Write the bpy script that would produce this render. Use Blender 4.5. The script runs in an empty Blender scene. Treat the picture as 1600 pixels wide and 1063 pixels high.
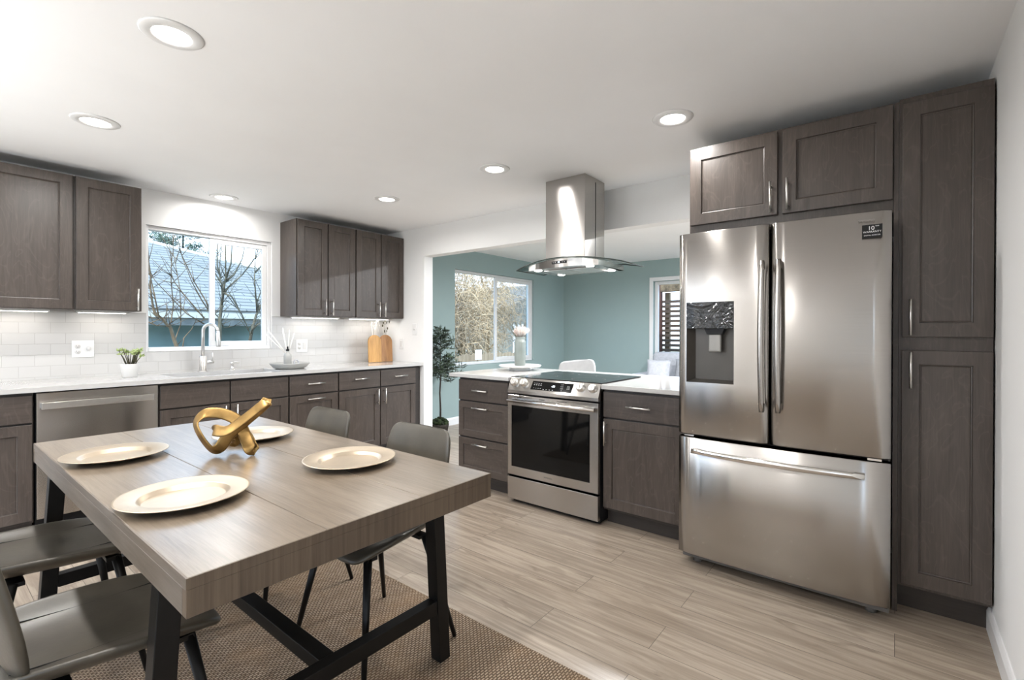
import bpy, bmesh, math, random
from mathutils import Vector, Matrix
random.seed(7)
scn = bpy.context.scene
COL = scn.collection
PI = math.pi

# ------------------------------------------------------------------ camera
R = Vector((0.6134216, -0.78975243, 0.00224534)); U = Vector((0.00145444, 0.00397277, 0.99999105)); F = Vector((0.78975428, 0.61341285, -0.00358563))
cd = bpy.data.cameras.new('camera'); cam = bpy.data.objects.new('camera', cd); COL.objects.link(cam)
cd.sensor_fit = 'HORIZONTAL'; cd.sensor_width = 36.0; cd.lens = 748.8567 / 1600 * 36
cd.shift_x = -(818.4782 - 800) / 1600; cd.shift_y = (521.1192 - 531.5) / 1600
cd.clip_start = 0.02; cd.clip_end = 200
cam.matrix_world = Matrix(((R.x, U.x, -F.x, 0), (R.y, U.y, -F.y, 0), (R.z, U.z, -F.z, 1.254), (0, 0, 0, 1)))
scn.camera = cam

# ------------------------------------------------------------------ world, sun, exposure
w = bpy.data.worlds.new('sky'); scn.world = w; w.use_nodes = True
nt = w.node_tree
bg = nt.nodes['Background']
gr = nt.nodes.new('ShaderNodeTexGradient'); tc = nt.nodes.new('ShaderNodeTexCoord'); mp = nt.nodes.new('ShaderNodeMapping'); rp = nt.nodes.new('ShaderNodeValToRGB')
mp.inputs['Rotation'].default_value = (0, PI / 2, 0)
nt.links.new(tc.outputs['Generated'], mp.inputs['Vector']); nt.links.new(mp.outputs['Vector'], gr.inputs['Vector']); nt.links.new(gr.outputs['Fac'], rp.inputs['Fac'])
e = rp.color_ramp.elements
e[0].position = 0.0; e[0].color = (0.70, 0.83, 1.0, 1); e[1].position = 0.6; e[1].color = (0.42, 0.66, 1.0, 1)
nt.links.new(rp.outputs['Color'], bg.inputs['Color'])
bg.inputs['Strength'].default_value = 1.8
sl = bpy.data.lights.new('sun', 'SUN'); sl.energy = 2.2; sl.angle = math.radians(3); sl.color = (1.0, 0.95, 0.88)
so = bpy.data.objects.new('sun', sl); COL.objects.link(so); so.rotation_euler = Vector((0.55, 0.22, -0.80)).to_track_quat('-Z', 'Y').to_euler(); so.location = (0, -6, 12)
scn.view_settings.view_transform = 'Standard'; scn.view_settings.look = 'None'; scn.view_settings.gamma = 1; scn.view_settings.use_curve_mapping = False
scn.view_settings.exposure = 1.33
LAMP_W = 6.0
scn.cycles.max_bounces = 10; scn.cycles.diffuse_bounces = 6; scn.cycles.glossy_bounces = 5; scn.cycles.transmission_bounces = 8; scn.cycles.transparent_max_bounces = 12
scn.cycles.sample_clamp_indirect = 6.0; scn.cycles.caustics_reflective = False; scn.cycles.caustics_refractive = False; scn.cycles.blur_glossy = 0.5

# added unseen lamps for brightness: kitchen grid continued behind the camera, plus dining-room fill
for x_, y_, w_, c_ in ((.62, .935, 1, 0), (-1.25, .935, 1, 0), (-1.25, 2.18, 1, 0), (-1.25, 3.41, 1, 0), (4.6, .7, 8.0, 1), (4.6, 2.1, 5.5, 1)):
    l = bpy.data.lights.new('downlight', 'AREA'); l.shape = 'DISK'; l.size = .12; l.energy = LAMP_W * w_; l.color = (.95, .97, 1.0) if c_ else (1.0, .975, .945); l.spread = math.radians(170)
    lo = bpy.data.objects.new('downlight', l); COL.objects.link(lo); lo.location = (x_, y_, 2.371)

# ------------------------------------------------------------------ materials
class N:
    def __init__(s, name):
        s.m = bpy.data.materials.new(name); s.m.use_nodes = True; s.t = s.m.node_tree; s.b = s.t.nodes['Principled BSDF']
    def node(s, typ, **k):
        n = s.t.nodes.new(typ)
        for a, v in k.items():
            if hasattr(n, a): setattr(n, a, v)
            else: n.inputs[a].default_value = v
        return n
    def link(s, a, b): s.t.links.new(a, b)
    def inp(s, **k):
        for a, v in k.items():
            a = a.replace('_', ' ')
            if isinstance(v, bpy.types.NodeSocket): s.link(v, s.b.inputs[a])
            else: s.b.inputs[a].default_value = v
    def coords(s, scale=(1, 1, 1), loc=(0, 0, 0), rnd=True, out='Object'):
        t = s.node('ShaderNodeTexCoord'); m = s.node('ShaderNodeMapping'); m.inputs['Scale'].default_value = scale; m.inputs['Location'].default_value = loc
        v = t.outputs[out]
        if rnd:
            oi = s.node('ShaderNodeObjectInfo'); ml = s.node('ShaderNodeVectorMath', operation='MULTIPLY_ADD'); ml.inputs[1].default_value = (13.7, 7.1, 9.3)
            cx = s.node('ShaderNodeCombineXYZ'); 
            for i in range(3): s.link(oi.outputs['Random'], cx.inputs[i])
            s.link(cx.outputs[0], ml.inputs[0]); s.link(v, ml.inputs[2]); v = ml.outputs[0]
        s.link(v, m.inputs['Vector']); return m.outputs['Vector']
    def noise(s, vec, scale=5, detail=4, rough=.55, dist=0):
        n = s.node('ShaderNodeTexNoise'); n.inputs['Scale'].default_value = scale; n.inputs['Detail'].default_value = detail; n.inputs['Roughness'].default_value = rough; n.inputs['Distortion'].default_value = dist
        if vec is not None: s.link(vec, n.inputs['Vector'])
        return n.outputs['Fac']
    def ramp(s, fac, stops):
        r = s.node('ShaderNodeValToRGB'); el = r.color_ramp.elements
        while len(el) < len(stops): el.new(.5)
        for x, (p, c) in zip(el, stops): x.position = p; x.color = (*c, 1)
        s.link(fac, r.inputs['Fac']); return r.outputs['Color']
    def mix(s, fac, a, b, typ='MIX'):
        m = s.node('ShaderNodeMix', data_type='RGBA', blend_type=typ)
        for i, v in ((0, fac), (6, a), (7, b)):
            if isinstance(v, bpy.types.NodeSocket): s.link(v, m.inputs[i])
            elif i == 0: m.inputs[0].default_value = v
            else: m.inputs[i].default_value = (*v, 1)
        return m.outputs[2]
    def bump(s, h, strength=.2, dist=.01):
        b = s.node('ShaderNodeBump'); b.inputs['Strength'].default_value = strength; b.inputs['Distance'].default_value = dist
        s.link(h, b.inputs['Height']); s.link(b.outputs['Normal'], s.b.inputs['Normal'])

def plain(name, col, rough=.5, metal=0, var=.06, nscale=6, spec=.5, bump=0, **k):
    n = N(name)
    f = n.noise(n.coords(), nscale, 3)
    d = tuple(max(0, c * (1 - var)) for c in col); l = tuple(min(1, c * (1 + var)) for c in col)
    n.inp(Base_Color=n.ramp(f, [(.35, d), (.65, l)]), Roughness=rough, Metallic=metal, Specular_IOR_Level=spec)
    if bump: n.bump(n.noise(n.coords(), nscale * 8, 2), bump, .002)
    for a, v in k.items(): n.inp(**{a: v})
    return n.m

def emit(name, col, s):
    n = N(name); n.inp(Base_Color=(*col, 1), Emission_Color=(*col, 1), Emission_Strength=s); return n.m

def wood(name, dark, mid, light, axis, rough=.4, stretch=14, scale=3.0, coat=0.0, bump=.06, fig=False):
    n = N(name); sc = [stretch] * 3; sc['xyz'.index(axis)] = 1.0
    v = n.coords(tuple(sc)); f1 = n.noise(v, scale, 6, .6, .6)
    sc2 = [60.0] * 3; sc2['xyz'.index(axis)] = 2.0
    f2 = n.noise(n.coords(tuple(sc2)), 3, 3, .6)
    c = n.ramp(f1, [(.25, dark), (.5, mid), (.75, light)])
    c2 = n.mix(.35, c, n.ramp(f2, [(.3, dark), (.7, light)]))
    if fig:
        f3 = n.noise(n.coords((4.5, 4.5, 1.5)), 1.7, 2, .5, 1.2); pp = n.node('ShaderNodeMath', operation='MULTIPLY'); pp.inputs[1].default_value = 16; n.link(f3, pp.inputs[0])
        fr = n.node('ShaderNodeMath', operation='PINGPONG'); fr.inputs[1].default_value = 1.0; n.link(pp.outputs[0], fr.inputs[0])
        c2 = n.mix(n.ramp(fr.outputs[0], [(.78, (0, 0, 0)), (.97, (.15, .15, .15))]), c2, tuple(x * 1.75 for x in light))
    n.inp(Base_Color=c2, Roughness=rough, Coat_Weight=coat, Coat_Roughness=.25)
    n.bump(f2, bump, .003)
    return n.m

M = {}
M['wall'] = plain('white wall paint', (.83, .83, .825), .75, var=.01, nscale=2, spec=.3, bump=.03)
M['ceil'] = plain('white ceiling paint', (.92, .925, .935), .8, var=.01, nscale=2, spec=.2, bump=.03)
M['trim'] = plain('white trim paint', (.78, .78, .78), .35, var=.01)
M['teal'] = plain('teal wall paint', (.31, .40, .395), .6, var=.02, nscale=2, spec=.3)
M['vinyl'] = plain('white vinyl', (.76, .76, .76), .3, var=.01)
M['cabv'] = wood('stained maple vertical grain', (.040, .031, .026), (.064, .050, .042), (.094, .076, .065), 'z', .36, 7, 2.2, fig=True)
M['cabh'] = wood('stained maple horizontal grain', (.040, .031, .026), (.064, .050, .042), (.094, .076, .065), 'x', .36, 7, 2.2, fig=True)
M['kick'] = wood('stained maple toe kick and gap shade', (.022, .017, .015), (.032, .026, .022), (.045, .036, .03), 'x', .45, 7, 2.2)  # also colours the shade in the gaps between cabinet fronts
M['quartz'] = plain('white quartz', (.50, .494, .482), .13, var=.015, nscale=60)
M['nickel'] = plain('brushed nickel', (.72, .70, .67), .28, 1.0, var=.03, nscale=40)
M['black'] = plain('black plastic', (.008, .008, .009), .45, var=.2, spec=.25)
M['dark'] = plain('dark gap shadow board', (.006, .005, .005), .8, var=.1)
M['blackmetal'] = plain('black powder coated metal', (.006, .0055, .005), .42, .0, var=.15, nscale=30, spec=.25)
M['blackglass'] = plain('black glass', (.005, .005, .005), .05, var=.1, spec=.22)
M['cookglass'] = plain('black ceramic cooktop glass', (.016, .018, .020), .09, var=.1, spec=.6)
M['chrome'] = plain('polished steel', (.78, .76, .73), .14, 1.0, var=.02)
M['greyplastic'] = plain('grey plastic', (.13, .125, .12), .35, var=.1)
M['rubber'] = plain('dark rubber', (.02, .02, .02), .6)

def steel(name, col, rough, aniso, brush=(3, 3, 700)):
    n = N(name)
    f = n.noise(n.coords(brush, rnd=False), 1.0, 2)
    c = tuple(x * .94 for x in col)
    n.inp(Base_Color=n.ramp(f, [(.3, c), (.7, col)]), Metallic=1.0, Roughness=rough, Anisotropic=aniso)
    cx = n.node('ShaderNodeCombineXYZ'); cx.inputs[2].default_value = 1.0
    n.link(cx.outputs[0], n.b.inputs['Tangent'])
    return n.m
M['steel'] = steel('brushed stainless steel', (.45, .427, .403), .20, .95)
M['steeldark'] = plain('dark grey brown plastic', (.085, .077, .068), .35, .2, var=.05)
M['silverplastic'] = plain('silver plastic', (.30, .29, .27), .4, .4, var=.03)
M['gold'] = plain('brushed antique gold', (.27, .168, .062), .38, 1.0, var=.2, nscale=18)
M['champagne'] = plain('champagne gold lacquer', (.56, .47, .36), .36, .85, var=.06, nscale=10)

# floor planks: rows run along y, 0.18 m wide
n = N('oak vinyl plank floor')
t = n.node('ShaderNodeTexCoord'); sx = n.node('ShaderNodeSeparateXYZ'); n.link(t.outputs['Object'], sx.inputs[0])
cb = n.node('ShaderNodeCombineXYZ'); n.link(sx.outputs['Y'], cb.inputs['X']); n.link(sx.outputs['X'], cb.inputs['Y'])
bk = n.node('ShaderNodeTexBrick'); n.link(cb.outputs[0], bk.inputs['Vector'])
for a, v in {'Scale': 1.0, 'Mortar Size': .0012, 'Mortar Smooth': .1, 'Bias': 0.0, 'Brick Width': 1.22, 'Row Height': .18}.items(): bk.inputs[a].default_value = v
bk.offset = .37; bk.offset_frequency = 2
bk.inputs['Color1'].default_value = (0, 0, 0, 1); bk.inputs['Color2'].default_value = (1, 1, 1, 1); bk.inputs['Mortar'].default_value = (.5, .5, .5, 1)
ad = n.node('ShaderNodeVectorMath', operation='MULTIPLY_ADD'); ad.inputs[1].default_value = (9, 23, 5)
n.link(bk.outputs['Color'], ad.inputs[0]); n.link(t.outputs['Object'], ad.inputs[2])
m1 = n.node('ShaderNodeMapping'); m1.inputs['Scale'].default_value = (7, .9, 1); n.link(ad.outputs[0], m1.inputs['Vector'])
m2 = n.node('ShaderNodeMapping'); m2.inputs['Scale'].default_value = (55, 2.2, 1); n.link(ad.outputs[0], m2.inputs['Vector'])
g1 = n.noise(m1.outputs[0], 1.6, 5, .6, 1.2); g2 = n.noise(m2.outputs[0], 1.5, 4, .6, .4)
c1 = n.ramp(g1, [(.24, (.19, .148, .11)), (.40, (.30, .243, .187)), (.58, (.40, .332, .262)), (.8, (.48, .41, .33))])
c2 = n.mix(.30, c1, n.ramp(g2, [(.3, (.18, .138, .104)), (.7, (.44, .368, .297))]))
c3 = n.mix(n.ramp(bk.outputs['Color'], [(0, (.0, .0, .0)), (1, (.30, .30, .30))]), c2, (.52, .45, .375))
m3 = n.node('ShaderNodeMapping'); m3.inputs['Scale'].default_value = (11, 2.6, 1); n.link(ad.outputs[0], m3.inputs['Vector'])
kn = n.noise(m3.outputs[0], 1.0, 3, .5, 1.5)
c3 = n.mix(n.ramp(kn, [(.60, (0, 0, 0)), (.74, (.75, .75, .75))]), c3, (.135, .10, .075))
m4 = n.node('ShaderNodeMapping'); m4.inputs['Scale'].default_value = (26, 1.0, 1); n.link(ad.outputs[0], m4.inputs['Vector'])
c3 = n.mix(n.ramp(n.noise(m4.outputs[0], 1.3, 5, .65, 1.0), [(.42, (.6, .6, .6)), (.58, (0, 0, 0))]), c3, (.20, .155, .118))
c4 = n.mix(bk.outputs['Fac'], c3, (.10, .08, .065))
n.inp(Base_Color=c4, Roughness=n.ramp(g2, [(.2, (.28,) * 3), (.8, (.38,) * 3)]), Specular_IOR_Level=.45)
n.bump(g2, .05, .002)
M['floor'] = n.m

# subway tile
n = N('white subway tile')
t = n.node('ShaderNodeTexCoord'); sx = n.node('ShaderNodeSeparateXYZ'); n.link(t.outputs['Object'], sx.inputs[0])
cb = n.node('ShaderNodeCombineXYZ'); n.link(sx.outputs['X'], cb.inputs['X']); n.link(sx.outputs['Z'], cb.inputs['Y'])
mm = n.node('ShaderNodeMapping'); mm.inputs['Location'].default_value = (-.385 + 1.56, -1.083 + .0763 * 30, 0); n.link(cb.outputs[0], mm.inputs['Vector'])
bk = n.node('ShaderNodeTexBrick'); n.link(mm.outputs[0], bk.inputs['Vector'])
for a, v in {'Scale': 1.0, 'Mortar Size': .0016, 'Mortar Smooth': .3, 'Brick Width': .156, 'Row Height': .0763}.items(): bk.inputs[a].default_value = v
bk.inputs['Color1'].default_value = (.55, .542, .53, 1); bk.inputs['Color2'].default_value = (.525, .517, .505, 1); bk.inputs['Mortar'].default_value = (.40, .39, .375, 1)
n.inp(Base_Color=bk.outputs['Color'], Roughness=n.ramp(bk.outputs['Fac'], [(0, (.16,) * 3), (1, (.7,) * 3)]))
iv = n.node('ShaderNodeMath', operation='SUBTRACT'); iv.inputs[0].default_value = 1; n.link(bk.outputs['Fac'], iv.inputs[1]); n.bump(iv.outputs[0], .4, .002)
M['tile'] = n.m

M['tabletop'] = wood('weathered oak table top', (.105, .076, .050), (.185, .143, .103), (.26, .207, .152), 'y', .30, 14, 3.0, .6, .12)
M['tabledge'] = wood('weathered oak edge along', (.085, .066, .05), (.14, .112, .088), (.20, .165, .135), 'y', .45, 9, 3.0, 0, .1)
# end apron: short vertical-grain bands
n = N('weathered oak end band')
t = n.node('ShaderNodeTexCoord'); sx = n.node('ShaderNodeSeparateXYZ'); n.link(t.outputs['Object'], sx.inputs[0])
v1 = n.node('ShaderNodeTexVoronoi', voronoi_dimensions='1D'); v1.inputs['Scale'].default_value = 14; n.link(sx.outputs['X'], v1.inputs['W'])
f2 = n.noise(n.coords((110, 8, 4), rnd=False), 1.0, 4)
c = n.mix(.45, n.ramp(v1.outputs['Color'], [(.1, (.045, .029, .017)), (.5, (.088, .060, .037)), (.9, (.145, .104, .068))]), n.ramp(f2, [(.3, (.05, .033, .021)), (.7, (.15, .11, .074))]))
n.inp(Base_Color=c, Roughness=.5); n.bump(f2, .1, .003)
M['tabend'] = n.m

# rug : chunky basket weave jute
n = N('woven jute')
v = n.coords((1, 1, 1), rnd=False)
ck = n.node('ShaderNodeTexBrick'); n.link(v, ck.inputs['Vector'])
for a, vv in {'Scale': 1.0, 'Mortar Size': .0034, 'Mortar Smooth': .35, 'Brick Width': .020, 'Row Height': .0105}.items(): ck.inputs[a].default_value = vv
ck.inputs['Color1'].default_value = (.36, .265, .18, 1); ck.inputs['Color2'].default_value = (.56, .455, .34, 1); ck.inputs['Mortar'].default_value = (.04, .023, .013, 1)
big = n.noise(n.coords((1, 1, 1), rnd=False), 3.2, 3)
fine = n.noise(n.coords((120, 120, 1), rnd=False), 1.5, 3)
c = n.mix(n.ramp(big, [(.5, (0, 0, 0)), (.8, (.4, .4, .4))]), ck.outputs['Color'], (.36, .20, .085))
c = n.mix(.3, c, n.ramp(fine, [(.3, (.18, .115, .07)), (.7, (.48, .38, .28))]))
n.inp(Base_Color=c, Roughness=.95, Specular_IOR_Level=.1)
iv = n.node('ShaderNodeMath', operation='SUBTRACT'); iv.inputs[0].default_value = 1; n.link(ck.outputs['Fac'], iv.inputs[1]); n.bump(iv.outputs[0], .9, .006)
M['jute'] = n.m

M['leather'] = plain('dark grey faux leather', (.068, .059, .045), .34, var=.15, nscale=9, bump=.12)
M['leatherseam'] = plain('dark stitching', (.012, .012, .012), .7)
M['fabricwhite'] = plain('white upholstery fabric', (.58, .58, .585), .9, var=.04, nscale=20, bump=.2)
M['fabricgrey'] = plain('light grey linen', (.27, .28, .30), .95, var=.10, nscale=30, bump=.3)
M['fabricpale'] = plain('pale grey weave', (.40, .41, .44), .95, var=.08, nscale=30, bump=.3)
M['ceramic'] = plain('white ceramic', (.66, .65, .635), .3, var=.02)
M['greyceramic'] = plain('grey ceramic', (.36, .36, .345), .45, var=.06)
M['vase'] = plain('sage grey glazed ceramic', (.205, .235, .22), .3, var=.12)
M['reed'] = plain('white reeds', (.80, .78, .74), .8)
M['pampas'] = plain('pampas plume', (.62, .50, .45), .95, var=.25, nscale=14)
M['pampaslight'] = plain('pale pampas plume', (.80, .76, .73), .95, var=.1, nscale=14)
M['soil'] = plain('dark soil', (.02, .015, .01), .9)
M['moss'] = plain('dark green moss', (.018, .030, .008), .95, var=.6, nscale=40)
M['olive'] = plain('olive leaf', (.055, .085, .05), .45, var=.5, nscale=5)
M['olivepale'] = plain('olive leaf underside', (.16, .20, .18), .5, var=.4, nscale=5)
M['bark'] = plain('dark bark', (.035, .026, .02), .85, var=.4, nscale=30)
M['succ'] = plain('pale green leaves', (.36, .44, .18), .5, var=.4, nscale=50)
M['stem'] = plain('brown green stem', (.07, .065, .035), .7, var=.4, nscale=40)
M['basket'] = plain('dark woven basket', (.03, .024, .018), .8, var=.5, nscale=60)
M['board1'] = wood('honey acacia', (.27, .12, .028), (.52, .27, .07), (.66, .38, .12), 'z', .4, 6, 5)
M['board2'] = wood('brown acacia', (.17, .075, .026), (.38, .18, .065), (.52, .28, .11), 'z', .4, 6, 5)
M['sinkmat'] = plain('grey composite sink', (.50, .51, .53), .3, var=.03)
M['lens'] = emit('lamp lens', (1, .96, .9), 6.0)
M['ledbar'] = emit('led strip', (1, .95, .88), 6.0)
M['digits'] = emit('white display digits', (.8, .9, 1), .7)
M['key'] = plain('printed key legend', (.45, .45, .45), .6)
M['white'] = plain('white print', (.85, .85, .85), .5, var=.01)
M['slot'] = plain('outlet slots', (.10, .10, .10), .6)
M['roofn'] = None
n = N('pale shingle roof')
t = n.node('ShaderNodeTexCoord'); sx = n.node('ShaderNodeSeparateXYZ'); n.link(t.outputs['Object'], sx.inputs[0])
cb = n.node('ShaderNodeCombineXYZ'); n.link(sx.outputs['X'], cb.inputs['X']); n.link(sx.outputs['Z'], cb.inputs['Y'])
bk = n.node('ShaderNodeTexBrick'); n.link(cb.outputs[0], bk.inputs['Vector'])
for a, v in {'Scale': 1.0, 'Mortar Size': .008, 'Mortar Smooth': .2, 'Brick Width': .5, 'Row Height': .066}.items(): bk.inputs[a].default_value = v
bk.inputs['Color1'].default_value = (.20, .205, .19, 1); bk.inputs['Color2'].default_value = (.165, .17, .16, 1); bk.inputs['Mortar'].default_value = (.06, .065, .065, 1)
n.inp(Base_Color=bk.outputs['Color'], Roughness=.9); M['roof'] = n.m
M['housewall'] = plain('teal grey siding', (.17, .255, .26), .8, var=.25, nscale=1.2)
M['fascia'] = plain('grey fascia board', (.16, .17, .16), .7, var=.2)
M['gutter'] = plain('pale drip edge', (.50, .50, .46), .6)
M['twig'] = plain('tan twigs', (.40, .30, .185), .9, var=.35, nscale=.9)
M['twiggrey'] = plain('grey twigs', (.24, .215, .17), .9, var=.3, nscale=.9)
M['treebark'] = plain('brown tree bark', (.15, .105, .062), .9, var=.5, nscale=9)
M['treebarkdark'] = plain('olive grey bark', (.105, .095, .066), .9, var=.5, nscale=9)
M['needle'] = plain('blue green needles', (.085, .125, .085), .7, var=.5, nscale=2)
M['fence'] = wood('weathered cedar fence', (.20, .14, .085), (.32, .235, .15), (.42, .32, .21), 'z', .8, 8, 2)
M['sage'] = plain('sage green siding', (.215, .215, .185), .8, var=.1, nscale=2)
M['greyroof'] = plain('grey shingles', (.125, .115, .10), .9, var=.2, nscale=8)
M['redwood'] = wood('red brown stained post', (.055, .020, .013), (.10, .037, .024), (.14, .055, .038), 'z', .6, 8, 3)
M['slat'] = wood('brown stained slats', (.04, .024, .016), (.075, .047, .032), (.11, .074, .054), 'y', .6, 8, 3)
M['ground'] = plain('dry winter lawn', (.26, .23, .16), .95, var=.25, nscale=1.5)

def glass(name, tint=(1, 1, 1), refl=.06):
    m = bpy.data.materials.new(name); m.use_nodes = True; t = m.node_tree; t.nodes.remove(t.nodes['Principled BSDF'])
    o = t.nodes['Material Output']; a = t.nodes.new('ShaderNodeBsdfTransparent'); a.inputs[0].default_value = (*tint, 1)
    g = t.nodes.new('ShaderNodeBsdfGlossy'); g.inputs['Roughness'].default_value = .02
    mx = t.nodes.new('ShaderNodeMixShader'); fr = t.nodes.new('ShaderNodeLayerWeight'); fr.inputs['Blend'].default_value = .12
    mt = t.nodes.new('ShaderNodeMath'); mt.operation = 'MULTIPLY'; mt.inputs[1].default_value = .55
    t.links.new(fr.outputs['Fresnel'], mt.inputs[0]); t.links.new(mt.outputs[0], mx.inputs[0]); t.links.new(a.outputs[0], mx.inputs[1]); t.links.new(g.outputs[0], mx.inputs[2]); t.links.new(mx.outputs[0], o.inputs[0])
    return m
M['glass'] = glass('window glass', (.97, .985, .985))
M['hoodglass'] = glass('tempered hood glass', (.80, .85, .84))
n = N('black panel under crinkled film'); n.inp(Base_Color=(.012, .014, .017, 1), Roughness=.06, Specular_IOR_Level=.55, Coat_Weight=.25, Coat_Roughness=.04)
n.bump(n.noise(n.coords((1, 1, 1), rnd=False), 9, 2, .5, 3.0), .9, .03); M['film'] = n.m
M['hoodedge'] = plain('dark green glass edge', (.035, .045, .042), .08, var=.1)

# ------------------------------------------------------------------ mesh builder
class MB:
    def __init__(s): s.v = []; s.f = []; s.s = []
    def quad(s, pts, smooth=False):
        b = len(s.v); s.v += [tuple(p) for p in pts]; s.f.append(tuple(range(b, b + len(pts)))); s.s.append(smooth); return s
    def box(s, x0, x1, y0, y1, z0, z1):
        x0, x1 = sorted((x0, x1)); y0, y1 = sorted((y0, y1)); z0, z1 = sorted((z0, z1))
        b = len(s.v); s.v += [(x, y, z) for z in (z0, z1) for y in (y0, y1) for x in (x0, x1)]
        for f in ((0, 2, 3, 1), (4, 5, 7, 6), (0, 1, 5, 4), (2, 6, 7, 3), (0, 4, 6, 2), (1, 3, 7, 5)): s.f.append(tuple(b + i for i in f)); s.s.append(False)
        return s
    def rings(s, rings, smooth=True, cap=True, closed=True, loop=False):
        b = len(s.v); k = len(rings[0])
        for r in rings: s.v += [tuple(p) for p in r]
        m = len(rings)
        for i in range(m if loop else m - 1):
            a0 = b + i * k; a1 = b + ((i + 1) % m) * k
            for j in range(k if closed else k - 1):
                j2 = (j + 1) % k; s.f.append((a0 + j, a0 + j2, a1 + j2, a1 + j)); s.s.append(smooth)
        if cap and not loop:
            s.f.append(tuple(b + j for j in reversed(range(k)))); s.s.append(False)
            s.f.append(tuple(b + (m - 1) * k + j for j in range(k))); s.s.append(False)
        return s
    def tube(s, pts, r, n=8, loop=False, cap=True):
        pts = [Vector(p) for p in pts]; m = len(pts); rs = r if isinstance(r, (list, tuple)) else [r] * m
        rings = []; up = None
        for i, p in enumerate(pts):
            if loop: d = pts[(i + 1) % m] - pts[i - 1]
            else: d = pts[min(i + 1, m - 1)] - pts[max(i - 1, 0)]
            d.normalize()
            if up is None:
                up = Vector((0, 0, 1)) if abs(d.z) < .9 else Vector((1, 0, 0))
            a = (up - d * up.dot(d))
            if a.length < 1e-5: a = d.orthogonal()
            a.normalize(); c = d.cross(a); up = a
            rings.append([p + (a * math.cos(t) + c * math.sin(t)) * rs[i] for t in [2 * PI * j / n for j in range(n)]])
        return s.rings(rings, True, cap, True, loop)
    def cyl(s, p0, p1, r0, r1=None, n=16): return s.tube([p0, p1], [r0, r0 if r1 is None else r1], n)
    def lathe(s, prof, n=32, c=(0, 0, 0), smooth=True, loop=False):
        return s.rings([[(c[0] + r * math.cos(2 * PI * j / n), c[1] + r * math.sin(2 * PI * j / n), c[2] + z) for j in range(n)] for r, z in prof], smooth, True, True, loop)
    def prism(s, out, axis, a, b):      # 2D outline extruded along axis
        def P(u, v, t): return {'x': (t, u, v), 'y': (u, t, v), 'z': (u, v, t)}[axis]
        k = len(out); o = len(s.v); s.v += [P(u, v, a) for u, v in out] + [P(u, v, b) for u, v in out]
        for j in range(k): s.f.append((o + j, o + (j + 1) % k, o + k + (j + 1) % k, o + k + j)); s.s.append(False)
        s.f.append(tuple(o + j for j in reversed(range(k)))); s.f.append(tuple(o + k + j for j in range(k))); s.s += [False, False]
        return s
    def sphere(s, c, r, n=12, m=8, sc=(1, 1, 1)):
        return s.lathe2([(max(1e-4, math.sin(PI * i / m)) * r, -math.cos(PI * i / m) * r) for i in range(m + 1)], n, c, sc)
    def lathe2(s, prof, n, c, sc): return s.rings([[(c[0] + sc[0] * r * math.cos(2 * PI * j / n), c[1] + sc[1] * r * math.sin(2 * PI * j / n), c[2] + sc[2] * z) for j in range(n)] for r, z in prof])
    def door(s, x0, x1, z0, z1, y=0., t=.02, st=.06, rec=.009, panel=True):
        if not panel: return s.box(x0, x1, y, y + t, z0, z1)
        def ring(d, yy): return [(x0 + d, yy, z0 + d), (x1 - d, yy, z0 + d), (x1 - d, yy, z1 - d), (x0 + d, yy, z1 - d)]
        s.rings([ring(0, y + t), ring(0, y + .0015), ring(.0015, y), ring(st, y), ring(st + .002, y + rec), ring(st + .006, y + rec + .0015), ring(st + .009, y + rec)], False)
        return s
    def build(s, name, mat, parent=None, bev=0, loc=None, seg=2, recalc=True, sub=0):
        me = bpy.data.meshes.new(name); me.from_pydata(s.v, [], s.f)
        me.polygons.foreach_set('use_smooth', s.s)
        if recalc:
            bm = bmesh.new(); bm.from_mesh(me); bmesh.ops.recalc_face_normals(bm, faces=bm.faces); bm.to_mesh(me); bm.free()
        me.materials.append(M[mat] if isinstance(mat, str) else mat)
        o = bpy.data.objects.new(name, me); COL.objects.link(o)
        if parent is not None: o.parent = parent
        if loc: o.location = loc
        if bev:
            b = o.modifiers.new('bevel', 'BEVEL'); b.width = bev; b.segments = seg; b.limit_method = 'ANGLE'; b.angle_limit = math.radians(40)
        if sub:
            b = o.modifiers.new('sub', 'SUBSURF'); b.levels = sub; b.render_levels = sub
        return o

def thing(name, label, cat, loc=(0, 0, 0), rz=0, group=None):
    o = bpy.data.objects.new(name, None); COL.objects.link(o); o.empty_display_size = .1
    o.location = loc; o.rotation_euler = (0, 0, rz); o['label'] = label; o['category'] = cat
    if group: o['group'] = group
    return o
def tag(o, label, cat, group=None, kind=None):
    o['label'] = label; o['category'] = cat
    if group: o['group'] = group
    if kind: o['kind'] = kind
    return o
def struct(o): o['kind'] = 'structure'; return o
def copy_tree(o, parent=None):
    c = o.copy(); COL.objects.link(c); c.parent = parent
    for ch in list(o.children): copy_tree(ch, c)
    return c
def textmesh(name, s, size, mat, parent, mw, align='CENTER', ext=.0002):
    cu = bpy.data.curves.new(name, 'FONT'); cu.body = s; cu.size = size; cu.align_x = align; cu.align_y = 'CENTER'; cu.extrude = ext
    to = bpy.data.objects.new(name + '_src', cu); COL.objects.link(to)
    bpy.context.view_layer.update()
    me = bpy.data.meshes.new_from_object(to.evaluated_get(bpy.context.evaluated_depsgraph_get()))
    bpy.data.objects.remove(to); bpy.data.curves.remove(cu)
    me.materials.clear(); me.materials.append(M[mat]); o = bpy.data.objects.new(name, me); COL.objects.link(o)
    me.transform(mw); o.parent = parent
    return o
FRONT = Matrix(((1, 0, 0), (0, 0, -1), (0, 1, 0))).to_4x4()      # text standing up, read from local -y
W2 = -PI / 2                                                     # local -y turned to world -x

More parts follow.
